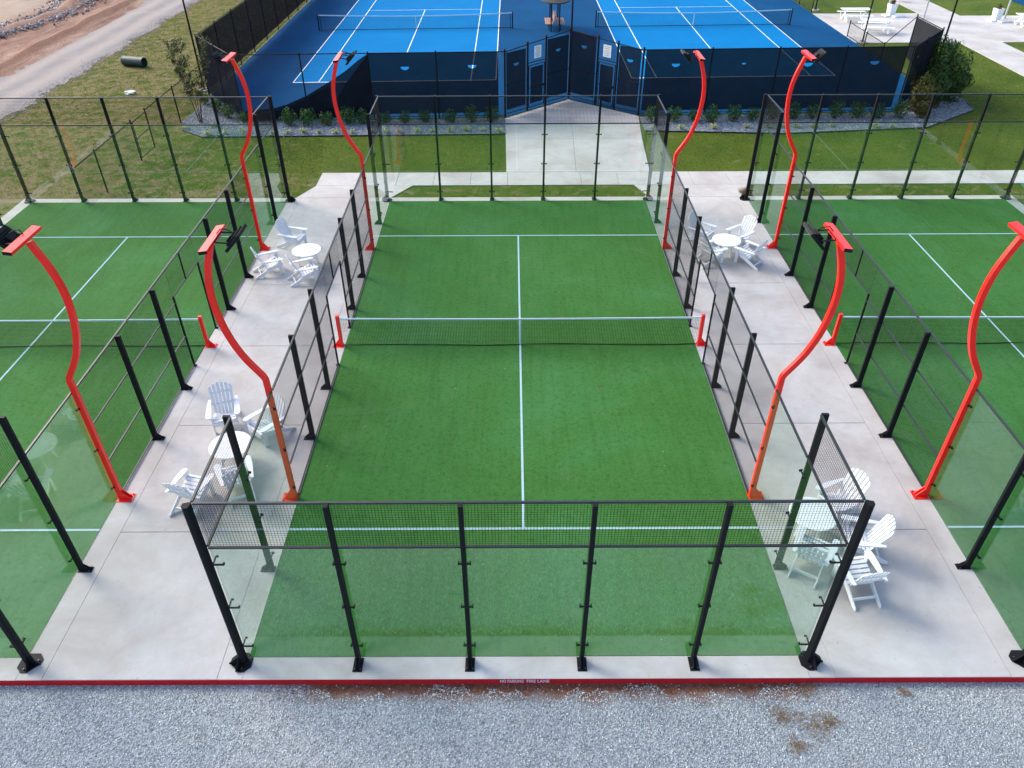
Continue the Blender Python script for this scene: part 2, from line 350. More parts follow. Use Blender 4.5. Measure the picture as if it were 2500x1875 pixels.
# sidewalk and walkway
sw = bpy.data.objects.new('sidewalk', None); col.objects.link(sw); sw['kind'] = 'structure'
xs = [-8.2, -6.5] + [-4.96 + 1.52 * i for i in range(26)]
for a, b in zip(xs[:-1], xs[1:]): rslab(a, b, 11.57, 12.95, sw)
slab([(-8.75, BK + .005), (-5.0, BK + .005), (-4.9, 10.5), (-4.25, 11.565), (-8.2, 11.565)], sw)
slab([(5.0, BK + .005), (8.8, BK + .005), (9.45, 11.565), (4.75, 11.565), (5.12, 10.6)], sw)
ww = bpy.data.objects.new('walkway', None); col.objects.link(ww); ww['kind'] = 'structure'
slab([(-.45, 12.96), (2.5, 12.96), (2.63, 17.0), (-.5, 17.0)], ww); slab([(2.5, 12.96), (5.6, 12.96), (5.83, 17.0), (2.63, 17.0)], ww)
slab([(-.5, 17.0), (2.63, 17.0), (2.76, 22.95), (-.55, 19.95)], ww); slab([(2.63, 17.0), (5.83, 17.0), (6.1, 20.22), (2.76, 22.95)], ww)
pz = bpy.data.objects.new('plaza', None); col.objects.link(pz); pz['kind'] = 'structure'
gx = [22.15, 25.5, 29.1, 31.8, 35.5, 39, 43]; gy = [34.8, 37.4, 40, 42.7]
for a, b in zip(gx[:-1], gx[1:]):
    for c_, d_ in zip(gy[:-1], gy[1:]): rslab(a, b, c_, d_, pz)
for a, b in zip((14, 17, 20, 23, 26, 29, 32), (17, 20, 23, 26, 29, 32, 34.8)): rslab(28.9, 31.7, a, b, pz)
for a, b in zip((42.7, 45.7, 48.7, 51.7), (45.7, 48.7, 51.7, 54.7)): rslab(30.0, 32.7, a, b, pz)
rslab(22.15, 29.9, 42.7, 43.6, pz)

# padel turf with painted lines
turfs = {}
for cx, nm in ((-14, 'left'), (0, 'centre'), (14, 'right')):
    m = MB(); m.box(cx - 4.992, cx + 4.992, -9.992, 9.992, -.02, .012); t = m.build('court_turf', 'turf'); t['kind'] = 'structure'
    for y in (-6.95, 6.95):
        m = MB(); m.box(cx - 4.99, cx + 4.99, y - .026, y + .026, .0125, .0165); m.build('court_line', 'line', t)
    m = MB(); m.box(cx - .026, cx + .026, -6.92, 6.92, .0125, .0166); m.build('court_line', 'line', t)

# ------------------------------------------------------------------ tennis courts
FL = lambda x: 20.2 + .033 * x
TP = [(-16.35, 23.8), (-13.4, FL(-13.4)), (-.54, FL(-.54)), (2.78, 23.1), (6.1, FL(6.1)), (19.15, FL(19.15)), (22.15, 24.5), (22.15, 75), (-16.35, 75)]
sheet('tennis_surround', TP, -.004, 'blue_out')
def tennis(x0, x1, yb, yn, shear):
    f = lambda x, y: (x, y + shear * (x - (x0 + x1) / 2))
    Y2 = 2 * yn - yb; a, b = x0 + 1.42, x1 - 1.42; xm = (x0 + x1) / 2
    def quad(xa, xb, ya, yb_, z): return [(*f(xa, ya), z), (*f(xb, ya), z), (*f(xb, yb_), z), (*f(xa, yb_), z)]
    m = MB(); m.add(quad(x0, x1, yb, Y2, 0), [(0, 1, 2, 3)]); o = m.build('tennis_court', 'blue_in'); o['kind'] = 'structure'
    L = [(x0, x1, yb - .05, yb + .05), (x0, x1, Y2 - .05, Y2 + .05), (x0 - .025, x0 + .025, yb, Y2), (x1 - .025, x1 + .025, yb, Y2), (a - .025, a + .025, yb, Y2), (b - .025, b + .025, yb, Y2),
         (a, b, yn - 6.4 - .025, yn - 6.4 + .025), (a, b, yn + 6.4 - .025, yn + 6.4 + .025), (xm - .025, xm + .025, yn - 6.4, yn + 6.4), (xm - .025, xm + .025, yb, yb + .2)]
    for i, q in enumerate(L):
        m = MB(); m.add(quad(*q, .004 + .0006 * i), [(0, 1, 2, 3)]); m.build('court_line', 'tline', o)
    return f
f1 = tennis(-12.47, -1.1, 26.42, 39.05, .033); f2 = tennis(6.6, 18.28, 27.05, 39.7, .033)

# ------------------------------------------------------------------ left field: road, dirt
def ragged(xa, xb, y0, y1, step, amp, z, name, mat):
    ys = np.arange(y0, y1, step); m = MB(); v = []
    for y in ys: v += [(xa + amp * (random.random() - .5) + .25 * math.sin(y * .7), y, z), (xb + amp * (random.random() - .5) + .2 * math.sin(y * 1.1 + 2), y, z)]
    m.add(v, [(2 * i, 2 * i + 1, 2 * i + 3, 2 * i + 2) for i in range(len(ys) - 1)]); o = m.build(name, mat); o['kind'] = 'structure'; return o
ragged(-29.6, -25.45, 5, 90, .25, .45, GZ + .008, 'gravel_road', 'road')
nx, ny = 110, 150; xs = np.linspace(-75, -29.2, nx); ys = np.linspace(5, 100, ny)
v = []; ph = rng.random(12) * 6.28
def bumps(x, y): return sum(math.sin(x * (.5 + .4 * i) + y * (.25 + .33 * i) + ph[i]) * .05 / (1 + .5 * i) for i in range(6))
for y in ys:
    for x in xs:
        e = min(1, max(0, (-29.3 - x) / .6)); h = e * (.03 + bumps(x, y) + .16 * math.exp(-((x + 30.9) / .35) ** 2) + .28 * math.exp(-((x + 35.2 - .08 * (y - 40) + .6 * math.sin(y * .4)) / .9) ** 2))
        v.append((x, y, GZ + .006 + max(h, -.004)))
m = MB(); m.add(v, [(j * nx + i, j * nx + i + 1, (j + 1) * nx + i + 1, (j + 1) * nx + i) for j in range(ny - 1) for i in range(nx - 1)])
o = m.build('dirt_terrain', 'dirt', smooth=True); o['kind'] = 'structure'
n = 5200; y = 22 + 40 * rng.random(n); x = -35.2 + .08 * (y - 40) - .6 * np.sin(y * .4) + rng.normal(0, .75, n)
o = stones('rubble', np.stack([x, y], 1), .12, .05, .16, 'rubble', .8); tag(o, 'band of pale broken rubble across the red dirt', 'rubble', kind='stuff')
n = 6000; y = 18 + 35 * rng.random(n); x = -25.5 + rng.normal(0, .3, n) + .2 * np.sin(y * 1.1 + 2)
o = stones('road_gravel', np.stack([x, y], 1), GZ,   .015, .04, 'rubble'); tag(o, 'loose grey gravel along the edge of the dirt road', 'gravel', kind='stuff')

# ------------------------------------------------------------------ gravel lot stones
n = 135000; xy = np.stack([-10 + 20 * rng.random(n), -13.3 + 2.86 * rng.random(n)], 1)
clay = .16 + .10 * np.sin(xy[:, 0] * 2.1 + 1) + .07 * np.sin(xy[:, 0] * 5.3) + .05 * np.sin(xy[:, 0] * 13); clay *= np.clip((xy[:, 0] + 4.6) / 1.2, 0, 1) * np.clip((5.6 - xy[:, 0]) / .8, 0, 1)
keep = (-10.45 - xy[:, 1] > np.clip(clay, 0, 1)) | (rng.random(n) < .06)
bare = np.zeros(n)
for bx, by, br in ((-2.2, -11.1, .25), (-.9, -11.35, .35), (-4.6, -11.05, .3), (4.8, -11.3, .4)): bare = np.maximum(bare, np.exp(-(((xy[:, 0] - bx) ** 2 + (xy[:, 1] - by) ** 2) / br ** 2)))
keep &= rng.random(n) > bare * .45
o = stones('gravel', xy[keep], -.155, .007, .020, 'stone'); tag(o, 'loose blue grey crushed stone below the red kerb', 'gravel', kind='stuff')
for (x, y, s, lab) in ((4.35, -11.06, .20, 'dry brown weed clump on the gravel, leftmost of the cluster near the right kerb'), (4.86, -11.22, .26, 'largest dry brown weed clump in the middle of the gravel cluster'), (5.15, -11.17, .14, 'small dry brown weed clump at the right of the gravel cluster'), (4.46, -11.58, .15, 'low dry weed clump nearest the bottom edge on the gravel'), (4.9, -10.58, .13, 'dry straw weed clump growing against the red kerb'), (6.6, -10.63, .09, 'tiny dry weed sprig in gravel by the kerb at right')):
    V = []; Fc = []
    for i in range(int(300 * s / .2)):
        a = random.random() * 6.28; r = s * 1.45 * random.random() ** .8 * (.78 + .22 * math.sin(3 * a + x * 9)); bx, by = r * math.cos(a) * 1.15, r * math.sin(a) * .9; l = .03 + .06 * random.random(); t = random.random() * 6.28; e = random.uniform(.05, .9)
        d = Vector((math.cos(t) * math.cos(e), math.sin(t) * math.cos(e), math.sin(e))) * l; sd = Vector((-math.sin(t), math.cos(t), 0)) * .0035; b0 = Vector((bx, by, .012 * random.random()))
        V += [b0 - sd, b0 + sd, b0 + d]; Fc.append((len(V) - 3, len(V) - 2, len(V) - 1))
    m = MB(); m.add(V, Fc); tag(m.build('dry_weed', 'dry', loc=(x, y, -.145)), lab, 'weed', 'dry weeds on the gravel')

# ------------------------------------------------------------------ planting beds
BL = [(-16.3, 23.4), (-16.4, 19.5), (-15.95, 18.3), (-14.7, 17.36), (-.53, 17.62), (-.53, 19.85), (-13.3, 19.55)]
BR = [(6.15, 18.0), (12.6, 17.55), (19.6, 18.3), (23.1, 20.9), (23.5, 22.7), (22.6, 24.9), (19.3, 20.6), (6.12, 20.1)]
for b in (BL, BR): sheet('planting_bed', b, -.016, 'rockbed')
for nm, b in (('left', BL), ('right', BR)):
    o = stones('landscape_rock', scatter(b, 26000), -.02, .02, .05, 'rock'); tag(o, 'pale blue grey landscape rock covering the bed %s of the tennis gates' % nm, 'rock', kind='stuff')
def edging(pts, lab):
    m = MB()
    for a, b in zip(pts[:-1], pts[1:]):
        d = Vector((b[0] - a[0], b[1] - a[1], 0)).normalized(); nn = Vector((-d.y, d.x, 0)) * .012
        m.add([Vector((*a, -.04)) - nn, Vector((*b, -.04)) - nn, Vector((*b, -.04)) + nn, Vector((*a, -.04)) + nn, Vector((*a, .035)) - nn, Vector((*b, .035)) - nn, Vector((*b, .035)) + nn, Vector((*a, .035)) + nn],
              [(3, 2, 1, 0), (4, 5, 6, 7), (0, 1, 5, 4), (1, 2, 6, 5), (2, 3, 7, 6), (3, 0, 4, 7)])
    tag(m.build('garden_edging', 'edging'), lab, 'edging', 'steel bed edging')
edging([BL[1], BL[2], BL[3], BL[4]], 'thin black steel edging along the left rock bed'); edging(BR[:5] , 'thin black steel edging along the right rock bed')

# grass blades
def blades(name, poly, n, h, lab, holes=()):
    xy = scatter(poly, n)
    for hp in holes: xy = xy[~in_poly(xy, hp)]
    n = len(xy); a = rng.random(n) * 6.283; hh = h * (.5 + rng.random(n)); ww_ = .012 + .014 * rng.random(n); le = (rng.random((n, 2)) - .5) * hh[:, None] * 1.6
    dx, dy = np.cos(a) * ww_, np.sin(a) * ww_; z0 = np.full(n, GZ - .004)
    V = np.stack([np.stack([xy[:, 0] - dx, xy[:, 1] - dy, z0], 1), np.stack([xy[:, 0] + dx, xy[:, 1] + dy, z0], 1), np.stack([xy[:, 0] + le[:, 0], xy[:, 1] + le[:, 1], GZ + hh], 1)], 1).reshape(-1, 3)
    tag(link(name, np_mesh(name, V, np.arange(3 * n).reshape(-1, 3), 'blade', 3)), lab, 'grass', kind='stuff')
WALK = [(-.62, 12.9), (5.68, 12.9), (6.25, 20), (-.62, 20)]
blades('grass', [(-16, 12.97), (26, 12.97), (28.8, 20), (28.8, 34.5), (24, 34.5), (22.4, 26), (23.5, 22.8), (23.2, 20.8), (19.6, 18.25), (12.6, 17.5), (6.1, 17.95), (-.55, 17.55), (-14.7, 17.3)], 150000, .03, 'mown green lawn between the sidewalk and the tennis courts', [WALK])
blades('grass', [(-4.95, 10.38), (5.1, 10.38), (4.72, 11.55), (-4.2, 11.55)], 1600, .025, 'short grass strip between the middle court and the sidewalk')
blades('grass', [(9.0, 10.38), (26, 10.38), (27, 11.55), (9.6, 11.55)], 2600, .025, 'grass strip behind the right court beside the sidewalk')
blades('grass', [(-25.3, 10.4), (-8.8, 10.4), (-8.3, 12.9), (-9, 17.2), (-14.7, 17.3), (-16.4, 18.4), (-16.5, 24), (-16.6, 60), (-25.3, 60)], 170000, .04, 'rough patchy grass field beside the dirt road')

# ------------------------------------------------------------------ padel enclosures
_wc = {}
def wire_grid(wd, h, step=.05, r=.0026, diag=False):
    key = (round(wd, 3), round(h, 3), step, r, diag)
    if key in _wc: return _wc[key]
    m = MB()
    if not diag:
        nx_ = max(1, round(wd / step)); nz = max(1, round(h / step))
        for i in range(nx_ + 1): m.tube((i * wd / nx_, 0, 0), (i * wd / nx_, 0, h), r, 4, caps=False)
        for j in range(nz + 1): m.tube((0, .004, j * h / nz), (wd, .004, j * h / nz), r, 4, caps=False)
    else:
        for sgn in (1, -1):
            k_ = -h
            while k_ < wd:
                a, b = max(0, k_), min(wd, k_ + h)
                if b - a > .01:
                    za, zb = a - k_, b - k_
                    if sgn < 0: za, zb = h - za, h - zb
                    m.tube((a, .003 * sgn, za), (b, .003 * sgn, zb), r, 4, caps=False)
                k_ += step
    me = m.mesh('wire_mesh', 'wire'); _wc[key] = me; return me
def glass_mesh(wd, h):
    key = ('g', wd, h)
    if key not in _wc:
        m = MB(); m.box(0, wd, 0, .012, 0, h); _wc[key] = m.mesh('glass_panel', 'glass')
    return _wc[key]
def cached(key, fn):
    if key not in _wc: _wc[key] = fn()
    return _wc[key]
def post_mesh(kind, h):
    # local: +y is outward from the court; origin at the glass plane on the ground
    def fn():
        m = MB()
        if kind == 'back': hx, y0, y1 = .036, .03, .13
        elif kind == 'side': hx, y0, y1 = .028, .03, .15
        m.box(-hx, hx, y0, y1, .012, h)
        return m.mesh('post', 'black')
    return cached(('post', kind, h), fn)
def foot_mesh(kind):
    def fn():
        m = MB(); hx = .085 if kind == 'back' else .07
        m.box(-hx, hx, .02, .30, 0, .012)
        for s in (-.02, .02): m.prism([(.131, .0125), (.27, .0125), (.27, .05), (.131, .17)] if kind == 'back' else [(.151, .0125), (.28, .0125), (.28, .04), (.151, .16)], lambda p, a: (a, p[0], p[1]), s - .006, s + .006)
        return m.mesh('base_plate', 'black')
    return cached(('foot', kind), fn)
def bolt_mesh():
    def fn():
        m = MB(); m.tube((0, 0, 0), (0, 0, .03), .014, 6); return m.mesh('bolt', 'bolt')
    return cached('bolt', fn)
def clamp_mesh():
    def fn():
        m = MB(); m.box(-.10, .10, .013, .029, -.016, .016)
        for s in (-.095, .095): m.box(s - .012, s + .012, -.014, .0125, -.02, .02)
        for s in (-.095, .095): m.box(s - .012, s + .012, .013, .045, -.008, .03)
        return m.mesh('clamp', 'black')
    return cached('clamp', fn)
def corner_meshes():
    def fn():
        m = MB(); pl = [(-.0, -.0)]
        # outward corner: +x,+y quadrant, L-shaped pair of legs joined on the diagonal
        m.prism([(.005, .03), (.03, .005), (.135, .035), (.135, .10), (.10, .135), (.035, .135)], lambda p, a: (p[0], p[1], a), .014, 4.0)
        return m.mesh('post', 'black')
    def ft():
        m = MB(); m.prism([(-.09, .02), (.02, -.09), (.2, -.09), (.3, .02), (.3, .12), (.12, .3), (.02, .3), (-.09, .2)], lambda p, a: (p[0], p[1], a), 0, .013)
        for ang in (R(10), R(80)):
            d = Vector((math.cos(ang), math.sin(ang), 0)); q = Vector((-d.y, d.x, 0)) * .007; c0 = Vector((.11, .11, 0))
            v = []
            for s in (-1, 1): v += [c0 + q * s + Vector((0, 0, .0135)), c0 + d * .2 + q * s + Vector((0, 0, .0135)), c0 + d * .2 + q * s + Vector((0, 0, .05)), c0 + q * s + Vector((0, 0, .22))]
            m.add(v, [(3, 2, 1, 0), (4, 5, 6, 7), (0, 1, 5, 4), (1, 2, 6, 5), (2, 3, 7, 6), (3, 0, 4, 7)])
        return m.mesh('base_plate', 'black')
    return cached('corner', fn), cached('cornerfoot', ft)
def rail_mesh(L, t=.036):
    def fn():
        m = MB(); m.box(0, L, .0, t, -t / 2, t / 2); return m.mesh('rail', 'rail')
    return cached(('rail', round(L, 3), t), fn)

def enclosure(cx, label):
    root = thing('court_enclosure', label, 'court enclosure', (cx, 0, 0), 0, 'glass and mesh padel enclosures')
    CZ = (.38, 1.48, 2.59)
    def put(name, me, loc, rz, parent=root): return link(name, me, parent, loc, rz)
    def post(kind, x, y, rz, h, clamps=True):
        p = put('post', post_mesh(kind, h), (x, y, 0), rz)
        f = put('base_plate', foot_mesh(kind), (0, 0, 0), 0, p)
        for bx in (-.055, .055): put('bolt', bolt_mesh(), (bx, .255, .012), 0, p)
        if clamps:
            for z in CZ: put('clamp', clamp_mesh(), (0, 0, z), 0, p)
        return p
    for s in (-1, 1):
        rz = 0 if s > 0 else math.pi                       # outward = +y rotated
        for x in (-3, -1, 1, 3): post('back', x, s * 10, rz, 4.0)
        for i in range(5):
            x0 = -5 + 2 * i
            xl = x0 + .004 if s > 0 else x0 + 2 - .004
            put('glass_panel', glass_mesh(1.992, 2.96), (xl, s * 10, .015), rz)
            mp_ = put('mesh_panel', rail_mesh(1.992), (xl, s * 10.0, 2.996), rz); put('rail', rail_mesh(1.992), (0, 0, .984), 0, mp_)
            q = put('wire_mesh', wire_grid(1.992, .95), (0, .012, .018), 0, mp_); q['kind'] = 'stuff'
    for sx in (-1, 1):
        rz = -math.pi / 2 if sx > 0 else math.pi / 2        # outward = +x / -x
        def yst(a, b): return b if sx > 0 else a              # local +x runs -y for sx>0, +y for sx<0
        X = sx * 5
        for y in (-8, 8): post('side', X, y, rz, 4.0)
        for y in (-4, -2, 2, 4): post('side', X, y, rz, 3.0, False)
        for a, b in ((-10, -8), (-8, -6), (6, 8), (8, 10)):
            put('glass_panel', glass_mesh(1.97, 2.96), (X, yst(a + .015, b - .015), .015), rz)
            mp_ = put('mesh_panel' if abs(a + b) == 18 else 'rail', rail_mesh(1.97), (X, yst(a + .015, b - .015), 2.996), rz)
            if abs(a + b) == 18:
                put('rail', rail_mesh(1.97), (0, 0, .984), 0, mp_); q = put('wire_mesh', wire_grid(1.97, .95), (0, .012, .018), 0, mp_); q['kind'] = 'stuff'
        for a, b in ((-5.95, -4), (-4, -2), (-2, -.95), (.95, 2), (2, 4), (4, 5.95)):
            L = b - a - .01; mp_ = put('mesh_panel', rail_mesh(L), (X, yst(a + .005, b - .005), 2.98), rz)
            for z in (-2.945, -2.0, -.98): put('rail', rail_mesh(L, .03), (0, .003, z), 0, mp_)
            q = put('wire_mesh', wire_grid(L, 2.93, .05, .0021), (0, .012, -2.94), 0, mp_); q['kind'] = 'stuff'
        mp_ = put('mesh_panel', rail_mesh(1.89), (X, yst(-.945, .945), 2.98), rz); put('rail', rail_mesh(1.89, .03), (0, .003, -.80), 0, mp_)
        q = put('wire_mesh', wire_grid(1.89, .76), (0, .012, -.78), 0, mp_); q['kind'] = 'stuff'
        m = cached('mull', lambda: MB().box(-.014, .014, .006, .04, -.785, -.02).mesh('mullion', 'black')); put('mullion', m, (.945, 0, 0), 0, mp_)
        gm = cached('gatepost', lambda: MB().box(-.02, .02, -.002, .04, .0, 2.195).box(-.05, .05, -.02, .08, 0, .01).mesh('gate_post', 'black'))
        for y in (-.95, .95): put('gate_post', gm, (X, y, 0), rz)
        cm, cf = corner_meshes()
        for sy in (-1, 1):
            ang = {(1, 1): 0, (-1, 1): math.pi / 2, (-1, -1): math.pi, (1, -1): -math.pi / 2}[(sx, sy)]
            p = put('corner_post', cm, (X, sy * 10, 0), ang); put('base_plate', cf, (0, 0, 0), 0, p)
            for bx, by in ((.24, .06), (.06, .24)): put('bolt', bolt_mesh(), (bx, by, .013), 0, p)
            for z in CZ:
                for dz, q in ((0, R(0)), (0, R(90))):
                    c_ = put('clamp', cached('cclamp', lambda: MB().box(-.16, .02, .014, .03, -.016, .016).box(-.16, -.14, -.014, .0135, -.02, .02).mesh('clamp', 'black')) if q == 0 else cached('cclamp2', lambda: MB().box(.014, .03, -.16, .013, -.016, .016).box(-.014, .0135, -.16, -.14, -.02, .02).mesh('clamp', 'black')), (0, 0, z), 0, p)
    return root
enclosure(0, 'black framed glass and wire enclosure around the middle green court')
enclosure(-14, 'black framed glass and wire enclosure around the left green court')
enclosure(14, 'black framed glass and wire enclosure around the right green court')

# ------------------------------------------------------------------ red light poles
def light_pole_proto():
    root = thing('light_pole', 'x', 'light pole', group='curved red light poles')     # local +x outward
    m = MB(); m.box(.018, .125, -.045, .045, .014, 3.28); m.build('column', 'red', root)
    # curved arm, rectangular tube swept in the XZ plane
    ctl = [(.072, 3.28), (.10, 3.36), (.40, 3.86), (.585, 4.38), (.668, 4.88), (.672, 5.33), (.60, 5.75), (.43, 6.27)]
    pts = [Vector((ctl[0][0], 0, ctl[0][1]))]
    P_ = [Vector((a, 0, b)) for a, b in ctl[1:]]; P_ = [P_[0] * 2 - P_[1]] + P_ + [P_[-1] * 2 - P_[-2]]
    for i in range(1, len(P_) - 2):
        for t in np.linspace(0, 1, 6, endpoint=False):
            a, b, c_, d = P_[i - 1:i + 3]; pts.append(.5 * ((2 * b) + (c_ - a) * t + (2 * a - 5 * b + 4 * c_ - d) * t * t + (3 * b - a - 3 * c_ + d) * t ** 3))
    pts.append(P_[-2]); m = MB(); v = []
    for i, p in enumerate(pts):
        t = (pts[min(i + 1, len(pts) - 1)] - pts[max(i - 1, 0)]).normalized() if i else Vector((0, 0, 1)); nn = Vector((t.z, 0, -t.x)); hw = .0535
        for sn, sy in ((-1, -1), (1, -1), (1, 1), (-1, 1)): v.append(p + nn * hw * sn + Vector((0, .045 * sy, 0)))
    f = [(4 * i + j, 4 * i + (j + 1) % 4, 4 * i + 4 + (j + 1) % 4, 4 * i + 4 + j) for i in range(len(pts) - 1) for j in range(4)] + [(3, 2, 1, 0), tuple(4 * (len(pts) - 1) + j for j in range(4))]
    m.add(v, f); m.build('curved_arm', 'red', root)
    T = Matrix.Translation((.37, -.06, 6.33)) @ Matrix.Rotation(R(8), 4, 'Y')
    m = MB(); m.box(-.075, .075, -.5, .5, -.03, .03, T); cb = m.build('crossbar', 'red', root)
    for s in (-1, 1):
        m = MB(); a, b = sorted((s * .5005, s * .508)); m.box(-.074, .074, a, b, -.029, .029, T); m.build('end_cap', 'black', cb)
    T = Matrix.Translation((.02, .1, 6.26)) @ Matrix.Rotation(R(46), 4, 'Y')
    m = MB(); m.box(-.21, .19, -.24, .24, -.02, .035, T)
    for i in range(7): m.box(-.15 + .04 * i, -.135 + .04 * i, -.2, .2, .035, .07, T)
    m.box(-.05, .1, -.1, .1, .07, .11, T); fl = m.build('floodlight', 'black', root)
    m = MB(); m.box(-.19, .17, -.22, .22, -.024, -.0202, T); m.build('lens', 'lens', fl)
    m = MB()
    for s in (-.2, .2): m.tube((.30, s + .02, 6.33), (.06, s + .1, 6.27), .014, 6)
    m.tube((.30, -.19, 6.34), (.30, .23, 6.34), .014, 6); m.build('bracket', 'black', fl)
    m = MB(); pth = [Vector((.33, .08, 6.37)), Vector((.26, .12, 6.44)), Vector((.16, .13, 6.42)), Vector((.06, .12, 6.37))]
    for a, b in zip(pth[:-1], pth[1:]): m.tube(a, b, .009, 6)
    m.build('cable', 'black', fl)
    m = MB(); m.box(.0, .34, -.13, .13, .0, .014); bp_ = m.build('base_plate', 'red', root)
    for x, y in ((.30, -.095), (.30, .095), (.06, -.095), (.06, .095)): m = link('bolt', bolt_mesh(), bp_, (x, y, .014))
    m = MB()
    for s in (-.04, .04): m.prism([(.1255, .0145), (.30, .0145), (.30, .03), (.1255, .24)], lambda p, a: (p[0], a, p[1]), s - .006, s + .006)
    m.build('gusset', 'red', root)
    for z in (.38, 1.48, 2.59):
        m = MB(); m.box(-.012, .03, -.11, -.045, z - .012, z + .012); m.box(.03, .06, -.0485, -.0455, z - .03, z + .03); m.build('clamp', 'black', root)
    for z in (2.78, 2.87):
        m = MB(); m.tube((.07, -.056, z), (.07, -.0455, z), .013, 8); m.build('bolt', 'bolt', root)
    return root
lp = light_pole_proto()
POLES = [(-5, -6, 'tall curved red light pole at the front left of the middle court'), (5, -6, 'tall curved red light pole at the front right of the middle court'),
         (-5, 6, 'tall curved red light pole at the far left of the middle court'), (5, 6, 'tall curved red light pole at the far right of the middle court'),
         (-9, -6, 'tall curved red light pole at the near right corner of the left court'), (-9, 6, 'tall curved red light pole on the far right of the left court'),
         (9, -6, 'tall curved red light pole at the near left corner of the right court'), (9, 6, 'tall curved red light pole on the far left of the right court'),
         (-19, 6, 'red light pole beyond the left edge, mirrored in the left court back glass'), (19, 6, 'red light pole beyond the right edge, mirrored in the right court back glass')]
LPT = {}
for c_ in bpy.data.objects:
    if c_.parent: LPT.setdefault(c_.parent.name, []).append(c_)
for i, (x, y, lab) in enumerate(POLES):
    o = lp if i == 0 else copy_tree(lp, None, LPT)
    out = {-5: -1, 5: 1, -9: 1, 9: -1, -19: -1, 19: 1}[x]
    o.location = (x, y, 0); o.scale = (out, 1, 1); o['label'] = lab

# ------------------------------------------------------------------ padel nets
def padel_net(cx, label):
    r = thing('padel_net', label, 'net', (cx, 0, 0), 0, 'padel nets')
    top = lambda x: .86 + .03 * (x / 5.05) ** 2
    def netmesh():
        m = MB(); n_ = 224
        for i in range(n_ + 1):
            x = -5.03 + 10.06 * i / n_; m.tube((x, .012 * math.sin(x * 3), .03), (x, 0, top(x)), .0032, 4, caps=False)
        for j in range(20):
            f = j / 19
            for i in range(20):
                xa, xb = -5.03 + 10.06 * i / 20, -5.03 + 10.06 * (i + 1) / 20; za = .03 + (top(xa) - .03) * f; zb = .03 + (top(xb) - .03) * f
                m.tube((xa, .012 * math.sin(xa * 3) * (1 - f), za), (xb, .012 * math.sin(xb * 3) * (1 - f), zb), .0032, 4, caps=False)
        return m.mesh('net_mesh', 'wire')
    o = link('net_mesh', cached('pnet', netmesh), r); o['kind'] = 'stuff'
    def hem():
        m = MB(); 
        for i in range(60):
            xa, xb = -5.03 + 10.06 * i / 60, -5.03 + 10.06 * (i + 1) / 60; h = lambda x: .028 + .006 * math.sin(x * 2.3) + .004 * math.sin(x * 7)
            m.tube((xa, .03 * math.sin(xa * 1.3) - .01, h(xa)), (xb, .03 * math.sin(xb * 1.3) - .01, h(xb)), .011, 6, caps=False)
        return m.mesh('hem', 'wire')
    link('hem', cached('phem', hem), r)
    def band():
        m = MB(); N = 24; v = []
        for i in range(N + 1):
            x = -5.03 + 10.06 * i / N
            for dy, dz in ((-.011, -.012), (.011, -.012), (.011, .033), (-.011, .033)): v.append((x, dy, top(x) + dz))
        m.add(v, [(4 * i + j, 4 * i + (j + 1) % 4, 4 * i + 4 + (j + 1) % 4, 4 * i + 4 + j) for i in range(N) for j in range(4)] + [(0, 1, 2, 3), (4 * N + 3, 4 * N + 2, 4 * N + 1, 4 * N)])
        return m.mesh('top_band', 'band')
    link('top_band', cached('pband', band), r)
    if cx == 0: link('centre_strap', cached('pstrap', lambda: MB().box(-.025, .025, -.018, .018, .018, .9).mesh('centre_strap', 'band')), r)
    for s in (-1, 1):
        p = link('net_post', cached('npost', lambda: MB().box(.05, .14, -.04, .04, .014, 1.0).mesh('net_post', 'red')), r, (s * 5.0, 0, 0), 0 if s > 0 else math.pi)
        link('base_plate', cached('nbase', lambda: MB().box(.03, .34, -.10, .10, .0, .0138).prism([(.1405, .0139), (.30, .0139), (.30, .03), (.1405, .24)], lambda q, a: (q[0], a, q[1]), -.008, .008).mesh('base_plate', 'red')), p)
        for bx, by in ((.3, -.07), (.3, .07)): link('bolt', bolt_mesh(), p, (bx, by, .014))
        link('tension_cord', cached('ncord', lambda: MB().tube((.03, 0, .89), (.06, 0, .93), .008, 6).tube((.03, 0, .04), (.06, 0, .12), .006, 6).mesh('tension_cord', 'wire')), p)
padel_net(0, 'black net with white band between red posts on the middle court'); padel_net(-14, 'black net with white band and red post on the left court'); padel_net(14, 'black net with white band and red post on the right court')

